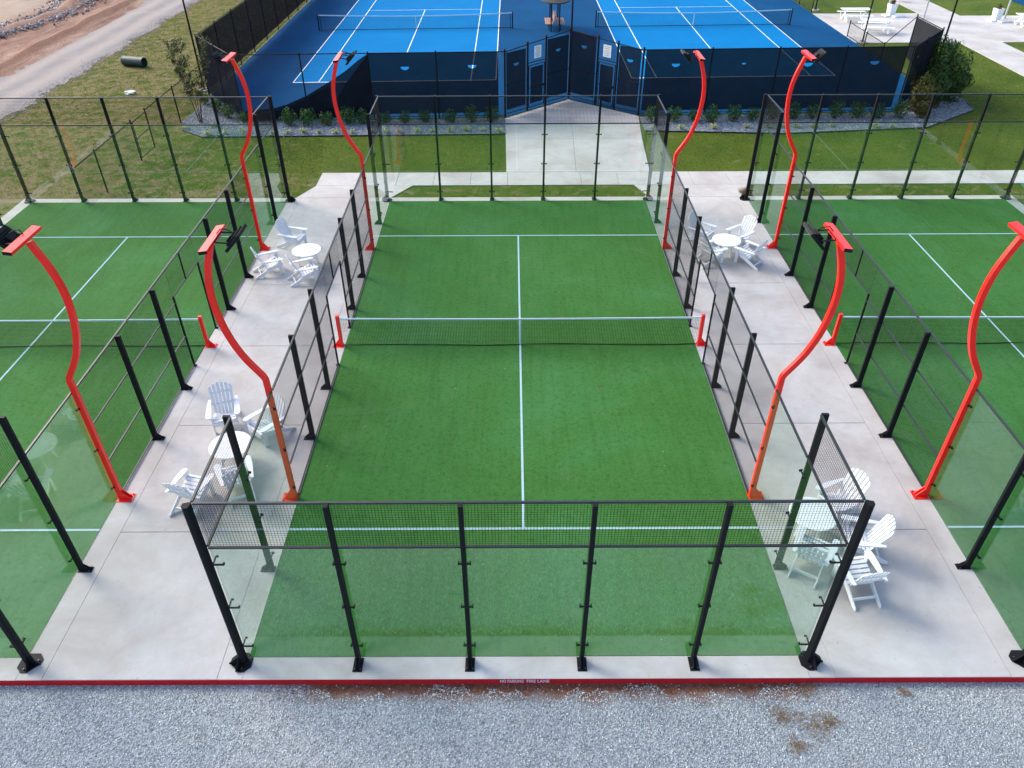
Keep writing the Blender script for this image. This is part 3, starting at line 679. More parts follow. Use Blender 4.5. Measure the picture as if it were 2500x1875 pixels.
# ------------------------------------------------------------------ adirondack chairs and tables
def rot_x(a, p): return Vector((p[0], p[1] * math.cos(a) - p[2] * math.sin(a), p[1] * math.sin(a) + p[2] * math.cos(a)))
def chair_proto():
    root = thing('adirondack_chair', 'x', 'chair', group='white adirondack chairs round the tables')     # faces +y
    def b(mb, name): return mb.build(name, 'white', root)
    for s in (-1, 1):
        m = MB(); pr = [(.40, .27), (.40, .37), (.30, .385), (-.12, .245), (-.30, .15), (-.50, .055), (-.52, .0), (-.40, .0), (-.20, .085), (.05, .19), (.28, .265)]
        m.prism(pr, lambda p, a: (a, p[0], p[1]), s * .255 - .0125, s * .255 + .0125); b(m, 'rear_leg')
        m = MB(); m.prism([(.29, 0), (.385, 0), (.385, .535), (.27, .535)], lambda p, a: (a, p[0], p[1]), s * .282 - .0125, s * .282 + .0125); b(m, 'front_leg')
        m = MB(); pr = [(-.33, s * .285), (-.33, s * .345), (.1, s * .395), (.36, s * .405), (.42, s * .385), (.445, s * .34), (.43, s * .285), (.38, s * .262), (.1, s * .268)]
        m.prism(pr, lambda p, a: (p[1], p[0], a), .5355, .562); b(m, 'arm')
        m = MB(); m.prism([(.40, .534), (.30, .42), (.30, .534)], lambda p, a: (s * (.296 + (p[0] - .30) * .8), .335 + a, p[1]), -.012, .012); b(m, 'arm_bracket')
    prof = lambda y: .385 + (y - .30) * (.14 / .42)
    for i in range(6):
        y = .385 - .088 * i; a = math.atan(.14 / .42) if i else -.05
        T = Matrix.Translation((0, y, prof(min(y, .33)) + (.012 if i else .006))) @ Matrix.Rotation(a, 4, 'X'); m = MB(); m.box(-.275, .275, -.031, .031, 0, .02, T); b(m, 'seat_slat')
    lean = R(24); base = Vector((0, -.10, .245))
    def bp3(u, h, t): return base + Vector((u, 0, 0)) + rot_x(lean, (0, t, h))
    n_ = 6
    for i in range(n_):
        c0 = (i - (n_ - 1) / 2); ub, ut = c0 * .078, c0 * .099; hb, ht = .027, .0345; pr = []; E_ = lambda u: .56 + .24 * math.sqrt(max(0, 1 - (u / .305) ** 2))
        pr += [(ub - hb, -.02), (ub + hb, -.02)]
        for j in range(5): u_ = ut + ht * (1 - j / 2); pr.append((u_, E_(u_) + .012 * (1 - (1 - j / 2) ** 2)))
        m = MB(); m.prism(pr, lambda p, a: bp3(p[0], p[1], a), -.011, .011); b(m, 'back_slat')
    for h, wd in ((.28, .31), (.56, .26)):
        m = MB(); v = [bp3(u, hh, t) for u in (-wd, wd) for hh in (h - .03, h + .03) for t in (-.034, -.012)]
        m.add(v, [(0, 1, 3, 2), (4, 6, 7, 5), (0, 4, 5, 1), (2, 3, 7, 6), (0, 2, 6, 4), (1, 5, 7, 3)]); b(m, 'back_rail')
    m = MB(); m.box(-.243, .243, -.33, -.305, .06, .12); b(m, 'stretcher')
    m = MB(); m.box(-.243, .243, .405, .425, .27, .37); b(m, 'front_apron')
    return root
ch = chair_proto(); CHT = {}
for c_ in bpy.data.objects:
    if c_.parent: CHT.setdefault(c_.parent.name, []).append(c_)
CH = [(-7.88, 6.2, -18, 'white adirondack chair nearest the far left glass corner, its back turned to the left court'),
      (-8.23, 4.32, 26, 'white adirondack chair by the red pole, left of the far left round table'),
      (-6.97, 3.79, 26, 'white adirondack chair in front of the far left round table'),
      (7.75, 6.2, 217, 'white adirondack chair with tall sunlit back behind the far right round table'),
      (7.73, 4.85, 133, 'white adirondack chair at the front right of the far right round table'),
      (6.39, 4.92, 30, 'white adirondack chair seen through mesh at the front left of the far right table'),
      (6.37, 6.48, -40, 'white adirondack chair at the back left of the far right round table'),
      (-7.33, -3.42, -73, 'white adirondack chair facing the viewer behind the near left round table'),
      (-6.13, -3.86, 231, 'white adirondack chair behind the front left red pole, right of its table'),
      (-6.35, -5.77, 115, 'white adirondack chair in front of the near left table, half behind a black post'),
      (-7.27, -6.15, 75, 'white adirondack chair at the left front of the near left table, by the corner post'),
      (5.73, -7.96, 57, 'white adirondack chair seen through glass in front of the near right table'),
      (6.47, -8.51, 98, 'white adirondack chair standing out nearest the viewer at the near right table'),
      (6.90, -7.57, 168, 'white adirondack chair with sunlit back at the right side of the near right table'),
      (6.83, -6.46, 205, 'white adirondack chair behind the wire mesh at the back of the near right table')]
for i, (x, y, a, lab) in enumerate(CH):
    o = ch if i == 0 else copy_tree(ch, None, CHT); o.location = (x, y, .002); o.rotation_euler = (0, 0, R(a - 90)); o['label'] = lab
def round_table(x, y, rz, lab):
    r = thing('round_table', lab, 'table', (x, y, .002), rz, 'white round tables on the paths')
    def top():
        m = MB(); N = 40; v = []
        for rad, z in ((.455, .52), (.48, .528), (.48, .545), (.47, .552)): v += [(rad * math.cos(6.2832 * i / N), rad * math.sin(6.2832 * i / N), z) for i in range(N)]
        f = [(k_ * N + i, k_ * N + (i + 1) % N, (k_ + 1) * N + (i + 1) % N, (k_ + 1) * N + i) for k_ in range(3) for i in range(N)] + [tuple(range(N - 1, -1, -1)), tuple(range(3 * N, 4 * N))]
        m.add(v, f); return m.mesh('table_top', 'whitepaint')
    link('table_top', cached('ttop', top), r)
    for i in range(4):
        link('leg', cached('tleg', lambda: MB().prism([(.20, .519), (.29, .519), (.335, 0), (.285, 0)], lambda p, a: (p[0], a, p[1]), -.02, .02).mesh('leg', 'whitepaint')), r, (0, 0, 0), math.pi / 2 * i + .3)
    for i in range(2): link('stretcher', cached('tstr%d' % i, lambda: MB().box(-.26, .26, -.018, .018, .2 + .041 * i, .24 + .041 * i).mesh('stretcher', 'whitepaint')), r, (0, 0, 0), math.pi / 2 * i + .3)
round_table(-7.05, 4.85, 0, 'white round table with three chairs on the left path, far end')
round_table(7.04, 5.47, .2, 'white round table with four chairs on the right path, far end')
round_table(-6.73, -4.85, .5, 'white round table on the left path near the viewer, behind wire mesh')
round_table(6.0, -7.05, .1, 'white round table on the right path near the viewer, behind glass and mesh')

# ------------------------------------------------------------------ tennis fences
def run(a, b): a, b = Vector(a), Vector(b); d = b - a; return a, d.length, math.atan2(d.y, d.x)
def pipe_post(parent, x, h, r=.035):
    p = link('post', cached(('pp', round(h, 2), r), lambda: MB().tube((0, 0, 0), (0, 0, h), r, 10).tube((0, 0, h), (0, 0, h + .03), r * 1.25, 10, r * .4).mesh('post', 'black')), parent, (x, 0, 0)); return p
def pipe_rail(parent, p0, p1, r=.024, name='rail'): return MB().tube(p0, p1, r, 8).build(name, 'black', parent)
def moon_screen(x0, x1, z0, z1, moon=None, mr=.2, my=.0):
    # windscreen panel, with a half-moon vent cut out when asked
    m = MB()
    if moon is None: m.add([(x0, my, z0), (x1, my, z0), (x1, my, z1), (x0, my, z1)], [(0, 1, 2, 3)])
    else:
        mx_, mz = moon; N = 8
        arcL = [(mx_ + mr * math.cos(math.pi + math.pi / 2 * i / N), mz + .75 * mr * math.sin(math.pi + math.pi / 2 * i / N)) for i in range(N + 1)]
        arcR = [(mx_ + mr * math.cos(1.5 * math.pi + math.pi / 2 * i / N), mz + .75 * mr * math.sin(1.5 * math.pi + math.pi / 2 * i / N)) for i in range(N + 1)]
        L_ = [(x0, z0), (mx_, z0)] + arcL[::-1] + [(mx_, mz), (mx_, z1), (x0, z1)]
        R_ = [(mx_, z0), (x1, z0), (x1, z1), (mx_, z1), (mx_, mz)] + arcR[::-1]
        for P_ in (L_, R_): m.add([(x, my, z) for x, z in P_], [tuple(range(len(P_)))])
    return m
def fence(name, a, b, lab, posts, H, screens=(), rails=(.08,), chain=True, group='dark tennis court fences', toprail=True, hp=None):
    a, L, ang = run(a, b); r = thing('tennis_fence', lab, 'fence', (a.x, a.y, 0), ang, group)
    for p in posts: pipe_post(r, p, (hp or H) + .06)
    if toprail: pipe_rail(r, (0, 0, H), (L, 0, H), .024, 'top_rail')
    for z in rails: pipe_rail(r, (0, 0, z), (L, 0, z), .016)
    if chain: q = link('chain_link', wire_grid(L, H - .05, .085, .0022, True), r, (0, .03, .03)); q['kind'] = 'stuff'
    for sc in screens: sc.build('windscreen', 'screen', r)
    return r
# front left run: screen full between x=-7 and the entrance, fallen further left
a, b = (-13.4, FL(-13.4)), (-.54, FL(-.54)); L = math.hypot(b[0] - a[0], b[1] - a[1]); off = 13.4
sc1 = moon_screen(6.4, 9.6, .22, 3.03, (8.1, 2.42)); sc2 = moon_screen(9.6, 12.55, .22, 3.03, (11.3, 2.46)); 
curve = [(6.4, 3.03), (5.9, 2.73), (5.25, 2.26), (4.3, 1.71), (3.2, 1.13), (2.1, .72), (1.6, .6), (.1, .45)]
sg = MB(); low = [(6.4, .22), (5.9, .2), (5.25, .18), (4.3, .12), (3.2, .08), (2.1, .06), (1.6, .06), (.1, .05)]
for (p, q, s_, t) in zip(curve[:-1], curve[1:], low[:-1], low[1:]): sg.add([(p[0], -.01, p[1]), (q[0], -.01 - .1 * (q[1] < 1), q[1]), (t[0], -.04, t[1]), (s_[0], -.03, s_[1])], [(0, 1, 2, 3)])
fold = MB(); fold.add([(6.4, -.05, 3.0), (5.2, -.09, 1.7), (4.4, -.12, .5), (4.2, -.1, .08), (6.4, -.05, .2)], [(0, 1, 2, 3, 4)])
lowcurve = MB(); lowcurve.add([(4.4, -.13, 1.6), (2.0, -.15, .5), (.2, -.15, .3), (.2, -.1, .04), (4.4, -.1, .06)], [(0, 1, 2, 3, 4)])
f_ = fence('f', a, b, 'dark screened tennis fence left of the gates with its windscreen fallen at one end', [0, 3.2, 6.4, 9.6, L], 3.05, [sc1, sc2, sg, fold, lowcurve], (.08,))
# front right run
a, b = (6.1, FL(6.1)), (19.15, FL(19.15)); L = math.hypot(b[0] - a[0], b[1] - a[1])
sc = [moon_screen(.12, 3.3, .2, 3.03, (1.6, 2.4), .2), moon_screen(3.3, 6.55, .2, 3.03, (4.9, 2.4), .1), moon_screen(6.55, 9.8, .2, 3.03, (8.05, 2.36), .22), moon_screen(9.8, 12.75, .2, 3.03, (11.3, 2.4), .22)]
fence('f', a, b, 'dark screened tennis fence right of the gates', [0, 3.3, 6.55, 9.8, L], 3.05, sc, (.08,))
# angled corner panels
a, b = (-16.4, 23.8), (-13.4, FL(-13.4)); L = math.hypot(b[0] - a[0], b[1] - a[1])
fence('f', a, b, 'angled dark screened tennis fence panel at the left corner beside the sapling', [0.02, L * .52, ], 3.03, [moon_screen(.05, L - .05, .2, 3.0)], (.08, ))
a, b = (19.15, FL(19.15)), (22.2, 24.5); L = math.hypot(b[0] - a[0], b[1] - a[1])
fence('f', a, b, 'angled dark screened tennis fence panel at the right corner behind the hedge', [L * .45, L], 3.03, [moon_screen(.25, L - .04, .22, 3.0, (1.2, 2.4), .18)], (.08,))
# left side run going away
a, b = (-16.4, 23.85), (-16.4, 62); L = 38.15
sc = [moon_screen(3.05 * i + .05, 3.05 * i + 3.05, .28, 2.95) for i in range(12)]
fence('f', a, b, 'long dark screened side fence on the left of the blue courts', [3.05 * i for i in range(1, 13)], 3.0, sc, (.08,))
# right side: short tall piece, sloping rail, low piece, open gap, tall piece
r = thing('tennis_fence', 'dark side fence stepping down to a low rail beside the picnic tables', 'fence', (22.2, 24.5, 0), R(90), 'dark tennis court fences')
pipe_post(r, 3.15, 3.1); pipe_post(r, 6.2, .95); pipe_post(r, 9.0, .95); pipe_post(r, 11.95, 1.0)
pipe_rail(r, (0, 0, 3.0), (3.15, 0, 3.0), name='top_rail'); pipe_rail(r, (3.15, 0, 3.0), (6.2, 0, .88), name='top_rail'); pipe_rail(r, (6.2, 0, .88), (11.95, 0, .88), name='top_rail'); pipe_rail(r, (0, 0, .08), (11.95, 0, .08), .016)
q = link('chain_link', wire_grid(3.15, 2.95, .085, .0022, True), r, (0, .03, .03)); q['kind'] = 'stuff'
q = link('chain_link', wire_grid(5.75, .8, .085, .0022, True), r, (6.2, .03, .05)); q['kind'] = 'stuff'
MB().add([(0, 0, .3), (3.1, 0, .9), (3.1, 0, 2.95), (0, 0, 2.95)], [(0, 1, 2, 3)]).build('windscreen', 'screen', r)
r = thing('tennis_fence', 'tall dark side fence at the top right behind the picnic tables', 'fence', (22.2, 44, 0), R(90), 'dark tennis court fences')
for i in range(6): pipe_post(r, 3.0 * i, 3.1)
pipe_rail(r, (0, 0, 3.0), (15, 0, 3.0), name='top_rail'); pipe_rail(r, (0, 0, .08), (15, 0, .08), .016); q = link('chain_link', wire_grid(15, 2.95, .085, .0022, True), r, (0, .03, .03)); q['kind'] = 'stuff'
# entrance wings with gates
VP = [(-.54, FL(-.54)), (.57, 21.2), (1.5, 22.1), (2.78, 23.24), (4.09, 22.1), (4.97, 21.25), (6.1, FL(6.1))]
def wing(seg, lab, gate_i, flip):
    pts = [Vector((*p, 0)) for p in seg]; r = thing('tennis_entrance', lab, 'fence', (pts[0].x, pts[0].y, 0), 0, 'angled entrance fences with gates')
    hs = [3.15, 3.25, 3.32, 3.45] if not flip else [3.45, 3.32, 3.25, 3.15]
    for i, p in enumerate(pts):
        if flip and i == 0: continue
        o = pipe_post(r, 0, hs[i], .05); o.location = p - pts[0]
    for i in range(3):
        a, b = pts[i] - pts[0], pts[i + 1] - pts[0]; d = (b - a); L_ = d.length; ang = math.atan2(d.y, d.x); Mx = Matrix.Translation(a) @ Matrix.Rotation(ang, 4, 'Z')
        H = hs[i] - .12; H2 = hs[i + 1] - .12
        MB().tube(a + Vector((0, 0, H)), b + Vector((0, 0, H2)), .024, 8).build('top_rail', 'black', r)
        def scr(m): m.v = [tuple(Mx @ Vector(v)) for v in m.v]; return m
        q = link('chain_link', wire_grid(L_, 2.98, .085, .0022, True), r); q.matrix_local = Mx @ Matrix.Translation((0, .03, .05)); q['kind'] = 'stuff'
        if i != gate_i:
            MB().tube(a + Vector((0, 0, .12)), b + Vector((0, 0, .12)), .018, 8).build('rail', 'black', r)
            scr(moon_screen(.1, L_ - .12, .3, H - .06, (L_ * .5, H - .62), .17)).build('windscreen', 'screen', r)
            MB().tube(a + Vector((0, 0, 1.5)), b + Vector((0, 0, 1.5)), .016, 8).build('rail', 'black', r)
        else:
            MB().tube(a + Vector((0, 0, 2.25)), b + Vector((0, 0, 2.25)), .022, 8).build('transom', 'black', r)
            g_ = bpy.data.objects.new('gate', None); col.objects.link(g_); g_.parent = r; g_.matrix_local = Mx
            for x in (.1, L_ - .1): MB().tube((x, 0, .1), (x, 0, 2.12), .024, 8).build('gate_stile', 'black', g_)
            for z in (.1, 1.05, 2.12): MB().tube((.1, 0, z), (L_ - .1, 0, z), .02, 8).build('gate_rail', 'black', g_)
            moon_screen(.2, L_ - .2, .28, 2.02, my=-.01).build('windscreen', 'screen', g_)
            MB().box(L_ - .2, L_ - .12, -.06, .0, 1.0, 1.12).build('latch', 'black', g_)
            sg_ = thing('sign', 'pale square notice sign above the %s tennis gate' % ('right' if flip else 'left'), 'sign', pts[0] + a + Vector((0, 0, 2.68)), ang, 'notice signs above the gates')
            MB().box(L_ / 2 - .24, L_ / 2 + .24, -.07, -.06, -.26, .3).build('sign_board', 'signface', sg_)
            for j in range(6):
                w_ = .18 - .03 * ((j * 7) % 3); MB().box(L_ / 2 - w_, L_ / 2 + w_, -.0725, -.0705, .21 - .08 * j, .235 - .08 * j).build('printed_line', 'signink', sg_)
    return r
wing(VP[:4], 'left angled entrance fence with a dark screened gate to the blue courts', 1, False)
wing(VP[3:], 'right angled entrance fence with a dark screened gate to the blue courts', 1, True)

# tennis nets
def tennis_net(x0, x1, y, sl, lab):
    ang = math.atan(sl); L_ = (x1 - x0) / math.cos(ang); r = thing('tennis_net', lab, 'net', (x0, y, 0), ang, 'tennis nets')
    top = lambda x: 1.0 - .13 * math.sin(math.pi * x / L_)
    for x in (0, L_): MB().tube((x, 0, 0), (x, 0, 1.08), .04, 10).build('net_post', 'black', r)
    for x in (.16, L_ - .16): MB().tube((x, 0, 0), (x, 0, 1.0), .02, 8).build('singles_stick', 'black', r)
    m = MB(); N = 260
    for i in range(N + 1): m.tube((L_ * i / N, 0, .06), (L_ * i / N, 0, top(L_ * i / N)), .002, 4, caps=False)
    for j in range(18):
        for i in range(10):
            xa, xb = L_ * i / 10, L_ * (i + 1) / 10; m.tube((xa, 0, .06 + (top(xa) - .06) * j / 18), (xb, 0, .06 + (top(xb) - .06) * j / 18), .002, 4, caps=False)
    o = m.build('net_mesh', 'wire', r); o['kind'] = 'stuff'
    m = MB(); v = []
    for i in range(25):
        x = L_ * i / 24; v += [(x, -.012, top(x) - .05), (x, .012, top(x) - .05), (x, .012, top(x) + .012), (x, -.012, top(x) + .012)]
    m.add(v, [(4 * i + j, 4 * i + (j + 1) % 4, 4 * i + 4 + (j + 1) % 4, 4 * i + 4 + j) for i in range(24) for j in range(4)]); m.build('top_band', 'band', r)
    MB().tube((0, 0, .05), (L_, 0, .05), .02, 6).build('hem', 'black', r); MB().box(L_ / 2 - .03, L_ / 2 + .03, -.016, .016, .02, .86).build('centre_strap', 'band', r)
tennis_net(-13.5, -.13, 38.75, .038, 'black tennis net with white band on the left blue court'); tennis_net(5.67, 19.4, 39.45, .038, 'black tennis net with white band on the right blue court')

# tall black lamp posts and grey posts
def tall_post(x, y, lab, h=9, foot=True):
    r = thing('lamp_post', lab, 'lamp post', (x, y, 0), 0, 'tall black court lamp posts')
    MB().tube((0, 0, .06), (0, 0, h), .05, 12, .045).build('pole', 'black', r); 
    if foot: MB().tube((0, 0, -.03), (0, 0, .06), .27, 20).build('concrete_footing', 'concrete', r)
    MB().tube((0, 0, 0), (0, 0, .0599), .06, 12).build('sleeve', 'black', r)
    MB().box(-.12, .12, -.12, .12, .06, .085).build('base_plate', 'black', r); MB().box(-.35, .35, -.1, .1, h, h + .12).build('lamp_head', 'black', r)
tall_post(-17.0, 24.85, 'tall black lamp post at the left corner of the tennis fence'); tall_post(22.65, 34.9, 'tall black lamp post on the footing beside the picnic tables'); tall_post(22.75, 44.8, 'tall black lamp post behind the farthest picnic table')
tall_post(22.75, 25.1, 'tall black lamp post at the right corner behind the hedge'); tall_post(2.85, 23.75, 'tall black lamp post behind the tip between the tennis gates', foot=False)
def grey_post(x, y, lab):
    r = thing('canopy_post', lab, 'post', (x, y, 0), 0, 'grey steel posts on the plaza')
    MB().tube((0, 0, .02), (0, 0, 4.5), .06, 12).build('pole', 'grey', r); MB().box(-.18, .18, -.18, .18, 0, .02).build('base_plate', 'grey', r)
grey_post(27.55, 43.3, 'grey steel post behind the white planter at the tables'); grey_post(29.5, 41.56, 'grey steel post in the middle of the plaza'); grey_post(35.43, 41.7, 'grey steel post by the rightmost white planter')
def leaves(n_, rad, size, seed, flatten=1.0, mat='leaf', shell=.45, base=0., lobes=None):
    rs = np.random.default_rng(seed); d = rs.normal(size=(n_, 3)); d /= np.linalg.norm(d, axis=1)[:, None]; rr = rad * (shell + (1 - shell) * rs.random(n_) ** .6)
    bump = 1 + .22 * np.sin(d[:, 0] * 5 + seed) * np.sin(d[:, 1] * 4 + 2 * seed) + .15 * np.sin(d[:, 2] * 7 + seed)
    c0 = d * (rr * bump)[:, None]; c0[:, 2] *= flatten; c0[:, 2] += rad * flatten + base
    if lobes is not None: c0[:, :2] += lobes[rs.integers(0, len(lobes), n_)]
    u = rs.normal(size=(n_, 3)) * .7 + d; u /= np.linalg.norm(u, axis=1)[:, None]; t = np.cross(u, rs.normal(size=(n_, 3))); t /= np.linalg.norm(t, axis=1)[:, None]; b_ = np.cross(u, t)
    s = size * (.6 + .8 * rs.random(n_))[:, None]
    V = np.stack([c0 - t * s, c0 + b_ * s * .45, c0 + t * s, c0 - b_ * s * .45], 1).reshape(-1, 3); V[:, 2] = np.maximum(V[:, 2], .01)
    return np_mesh('foliage', V, np.arange(4 * n_).reshape(-1, 4), mat, 4)
def planter(x, y, lab, seed):
    r = thing('planter', lab, 'planter', (x, y, 0), .2, 'tall white planters on the plaza')
    MB().box(-.55, .35, -.3, .3, 0, .06).build('base_slab', 'white', r); MB().box(-.1, .75, -.75, -.32, 0, .10).build('base_slab', 'white', r)
    m = MB(); v = []
    for h, q in ((.0605, .2), (.82, .27)): v += [(-q, -q, h), (q, -q, h), (q, q, h), (-q, q, h)]
    m.add(v, [(0, 1, 5, 4), (1, 2, 6, 5), (2, 3, 7, 6), (3, 0, 4, 7), (3, 2, 1, 0)]); m.build('pot', 'white', r); MB().box(-.255, .255, -.255, .255, .74, .78).build('soil', 'bark', r)
    link('foliage', leaves(90, .17, .06, seed, 1.1, 'leaf_gold'), r, (0, 0, .76))
planter(27.6, 42.8, 'tall white tapered planter beside the farthest picnic table', 3); planter(34.4, 41.0, 'tall white tapered planter at the right edge of the plaza', 5)
def picnic(x, y, rz, lab):
    r = thing('picnic_table', lab, 'picnic table', (x, y, 0), rz, 'white picnic tables')
    for i in range(5): MB().box(-1.0, 1.0, -.36 + .148 * i, -.225 + .148 * i, .72, .75).build('top_slat', 'whitepaint', r)
    for s in (-1, 1):
        for i in range(2):
            a, b = sorted((s * (.60 + .16 * i), s * (.745 + .16 * i))); MB().box(-1.0, 1.0, a, b, .42, .445).build('bench_slat', 'whitepaint', r)
        m = MB()
        for p, q in (((-.34, .715), (.66, .06)), ((.34, .715), (-.66, .06)), ((-.9, .41), (-.62, .02)), ((-.62, .02), (-.36, .02)), ((-.36, .02), (-.1, .33)), ((.9, .41), (.62, .02)), ((.62, .02), (.36, .02)), ((.36, .02), (.1, .33))):
            m.tube((s * .72, p[0], p[1]), (s * .72, q[0], q[1]), .03, 8)
        m.build('leg_frame', 'whitepaint', r)
picnic(24.4, 41.35, -.02, 'white picnic table farther back on the plaza beside the planter'); picnic(24.55, 37.75, -.12, 'white picnic table nearer the tennis fence'); picnic(35.9, 39.3, -.1, 'white picnic table cut off by the right edge of the photo')
r = thing('plaza_chair', 'small red chair at the top edge on the far walkway', 'chair', (30.3, 47.9, 0), .4)
MB().box(-.25, .25, -.25, .25, .42, .46).build('seat', 'red', r); MB().box(-.25, .25, .22, .26, .46, .9).build('backrest', 'red', r)
for x in (-.22, .22):
    for y in (-.22, .22): MB().tube((x, y, 0), (x, y, .42), .018, 6).build('leg', 'white', r)
sheet('distant_court', [(39.3, 46.2), (70, 44), (70, 80), (39.6, 80)], GZ + .02, 'blue_out')
# shaded bench between the tennis courts
r = thing('shade_bench', 'back to back brown slat benches under a dark canopy between the blue courts', 'bench', (2.78, 39.3, 0), 0)
for s in (-1, 1):
    for i in range(4): a, b = sorted((s * (.16 + .13 * i), s * (.275 + .13 * i))); MB().box(a, b, -1.0, 1.0, .43, .46).build('seat_slat', 'brown', r)
    for i in range(3): MB().box(s * .08 - .012 + s * .03 * i * -.6, s * .08 + .012 - s * .03 * i * .6, -1.0, 1.0, .52 + .15 * i, .64 + .15 * i).build('back_slat', 'brown', r)
    for y in (-.8, .8): MB().tube((s * .4, y, 0), (s * .4, y, .43), .03, 8).build('leg', 'black', r)
for x in (-.28, .28):
    for y in (-1.15, 1.15): MB().tube((x, y, 0), (x, y, 1.93), .045, 10).build('canopy_post', 'black', r)
m = MB(); N = 28
v = [(1.05 * math.cos(6.2832 * i / N), 1.9 * math.sin(6.2832 * i / N) - .3, z) for z in (1.90, 1.97) for i in range(N)] + [(0, -.3, 2.3)]
m.add(v, [(i, (i + 1) % N, N + (i + 1) % N, N + i) for i in range(N)] + [(N + i, N + (i + 1) % N, 2 * N) for i in range(N)] + [tuple(range(N - 1, -1, -1))]); m.build('canopy', 'canopy', r)

# low chain link fence with gate on the left field
r = thing('chain_link_fence', 'low black chain link fence with a gate in the left field', 'fence', (-16.4, 9.3, 0), R(90))
for y in (1.65, 5.15, 6.72, 10.1): pipe_post(r, y, 1.75, .032)
for a, b in ((0, 5.15), (6.72, 14.5)): pipe_rail(r, (a, 0, 1.68), (b, 0, 1.68), .022, 'top_rail'); q = link('chain_link', wire_grid(b - a, 1.6, .085, .002, True), r, (a, .025, .04)); q['kind'] = 'stuff'
g_ = bpy.data.objects.new('gate', None); col.objects.link(g_); g_.parent = r
for z in (.1, .92, 1.62): MB().tube((5.2, -.03, z), (6.66, -.03, z), .02, 8).build('gate_rail', 'black', g_)
for y in (5.22, 6.64): MB().tube((y, -.03, .1), (y, -.03, 1.62), .02, 8).build('gate_stile', 'black', g_)

# ------------------------------------------------------------------ planting
SH = [leaves(420, .40, .055, 20 + i, .85, 'leaf', .35) for i in range(4)]
def shrub(x, y, s, lab, i, grp):
    r = thing('shrub', lab, 'shrub', (x, y, -.01), i * 1.7, grp); f = link('foliage', SH[i % 4], r); f.scale = (s, s, s * (1 + .12 * ((i * 5) % 3)))
    m = MB()
    for j in range(4): a = j * 1.57 + i; m.tube((0, 0, 0), (.16 * math.cos(a), .16 * math.sin(a), .35), .012, 5, .006)
    m.build('stem', 'bark', r)
LS = [(-16.15, 22.4, .85), (-15.05, 20.95, .85), (-14.3, 20.2, .9), (-13.3, 19.4, .8), (-10.95, 19.0, 1), (-10.07, 19.0, 1.05), (-9.17, 18.95, 1.0), (-8.13, 19.1, 1.05), (-7.44, 19.25, .95), (-6.35, 19.2, .85), (-5.39, 19.1, .8), (-4.46, 19.35, .85), (-3.22, 19.35, .95), (-2.17, 19.4, .95), (-1.2, 19.35, 1.0)]
RS = [(6.6, 19.35, .9), (7.68, 19.3, 1.0), (8.69, 19.4, .9), (9.5, 19.2, 1.0), (10.63, 19.45, 1.0), (11.53, 19.45, .95), (12.55, 19.6, .9), (13.62, 19.75, 1.0), (14.56, 19.75, .95), (15.69, 19.75, 1.0), (16.74, 19.75, 1.1), (17.76, 19.8, 1.05), (18.81, 19.75, 1.0)]
for i, (x, y, s) in enumerate(LS): shrub(x, y, s, 'small green shrub along the fence left of the gates, %s from the left' % ORD[i], i, 'small shrubs in the left rock bed')
for i, (x, y, s) in enumerate(RS): shrub(x, y, s, 'small green shrub along the fence right of the gates, %s from the left' % ORD[i], i + 1, 'small shrubs in the right rock bed')
def tuft_mesh(seed):
    rs = random.Random(seed); m = MB()
    for i in range(46):
        a = rs.random() * 6.283; l = rs.uniform(.16, .30); e = rs.uniform(.5, 1.35); d = Vector((math.cos(a), math.sin(a), 0)); sd = Vector((-d.y, d.x, 0)) * .009
        p1 = d * l * .5 * math.cos(e) + Vector((0, 0, l * .6 * math.sin(e))); p2 = d * l * (.55 + .4 * math.cos(e)) + Vector((0, 0, l * .55 * math.sin(e) * .8)); b0 = d * .02
        m.add([b0 - sd, b0 + sd, p1 + sd, p1 - sd, p2], [(0, 1, 2, 3), (3, 2, 4)])
    return m.mesh('grass_tuft', 'tuft')
TU = [tuft_mesh(i) for i in range(4)]
LT = [(-15.84, 18.55), (-14.54, 18.9), (-14.5, 17.65), (-13.72, 17.8), (-12.95, 17.8), (-11.5, 17.8), (-10.8, 17.8), (-10.1, 17.9), (-9.3, 17.8), (-8.5, 17.84), (-7.74, 17.83), (-6.9, 17.9), (-6.2, 17.92), (-5.54, 17.91), (-4.7, 18), (-3.97, 18.0), (-3.13, 18), (-2.36, 18.08), (-1.62, 18.07), (-.84, 17.85)]
RT_ = [(6.5, 18.25), (7.87, 18.25), (9.4, 18.3), (11.04, 18.45), (12.03, 18.44), (12.7, 18.5), (13.41, 18.42), (14.22, 18.41), (15.14, 18.5), (17.25, 18.4), (18.0, 18.4)]
for side, lst in (('left', LT), ('right', RT_)):
    for i, (x, y) in enumerate(lst):
        o = link('ornamental_grass', TU[i % 4], None, (x, y, -.01), i * 2.1); o.scale = [(1.15 + .6 * ((i * 7) % 5) / 4)] * 3
        tag(o, 'pale variegated grass tuft, %s from the left in the %s rock bed' % (ORD[i], side), 'ornamental grass', 'variegated tufts in the %s rock bed' % side)
def bush(x, y, rad, h, mat, seed, lab, n_):
    r = thing('hedge_bush', lab, 'bush', (x, y, -.01), seed, 'large bushes at the right tennis corner'); link('foliage', leaves(n_, rad, .075, seed, h / (2 * rad), mat, .55), r)
    m = MB()
    for j in range(5): a = j * 1.26; m.tube((0, 0, 0), (rad * .4 * math.cos(a), rad * .4 * math.sin(a), h * .6), .03, 6, .012)
    m.build('stem', 'bark', r)
bush(20.2, 20.75, .62, 1.75, 'leaf_gold', 31, 'olive gold bush with bronze tips nearest the rock bed front', 2600)
bush(21.3, 21.8, .72, 1.95, 'leaf_bush', 32, 'mid green rounded bush between the gold bush and the tall dark one', 3000)
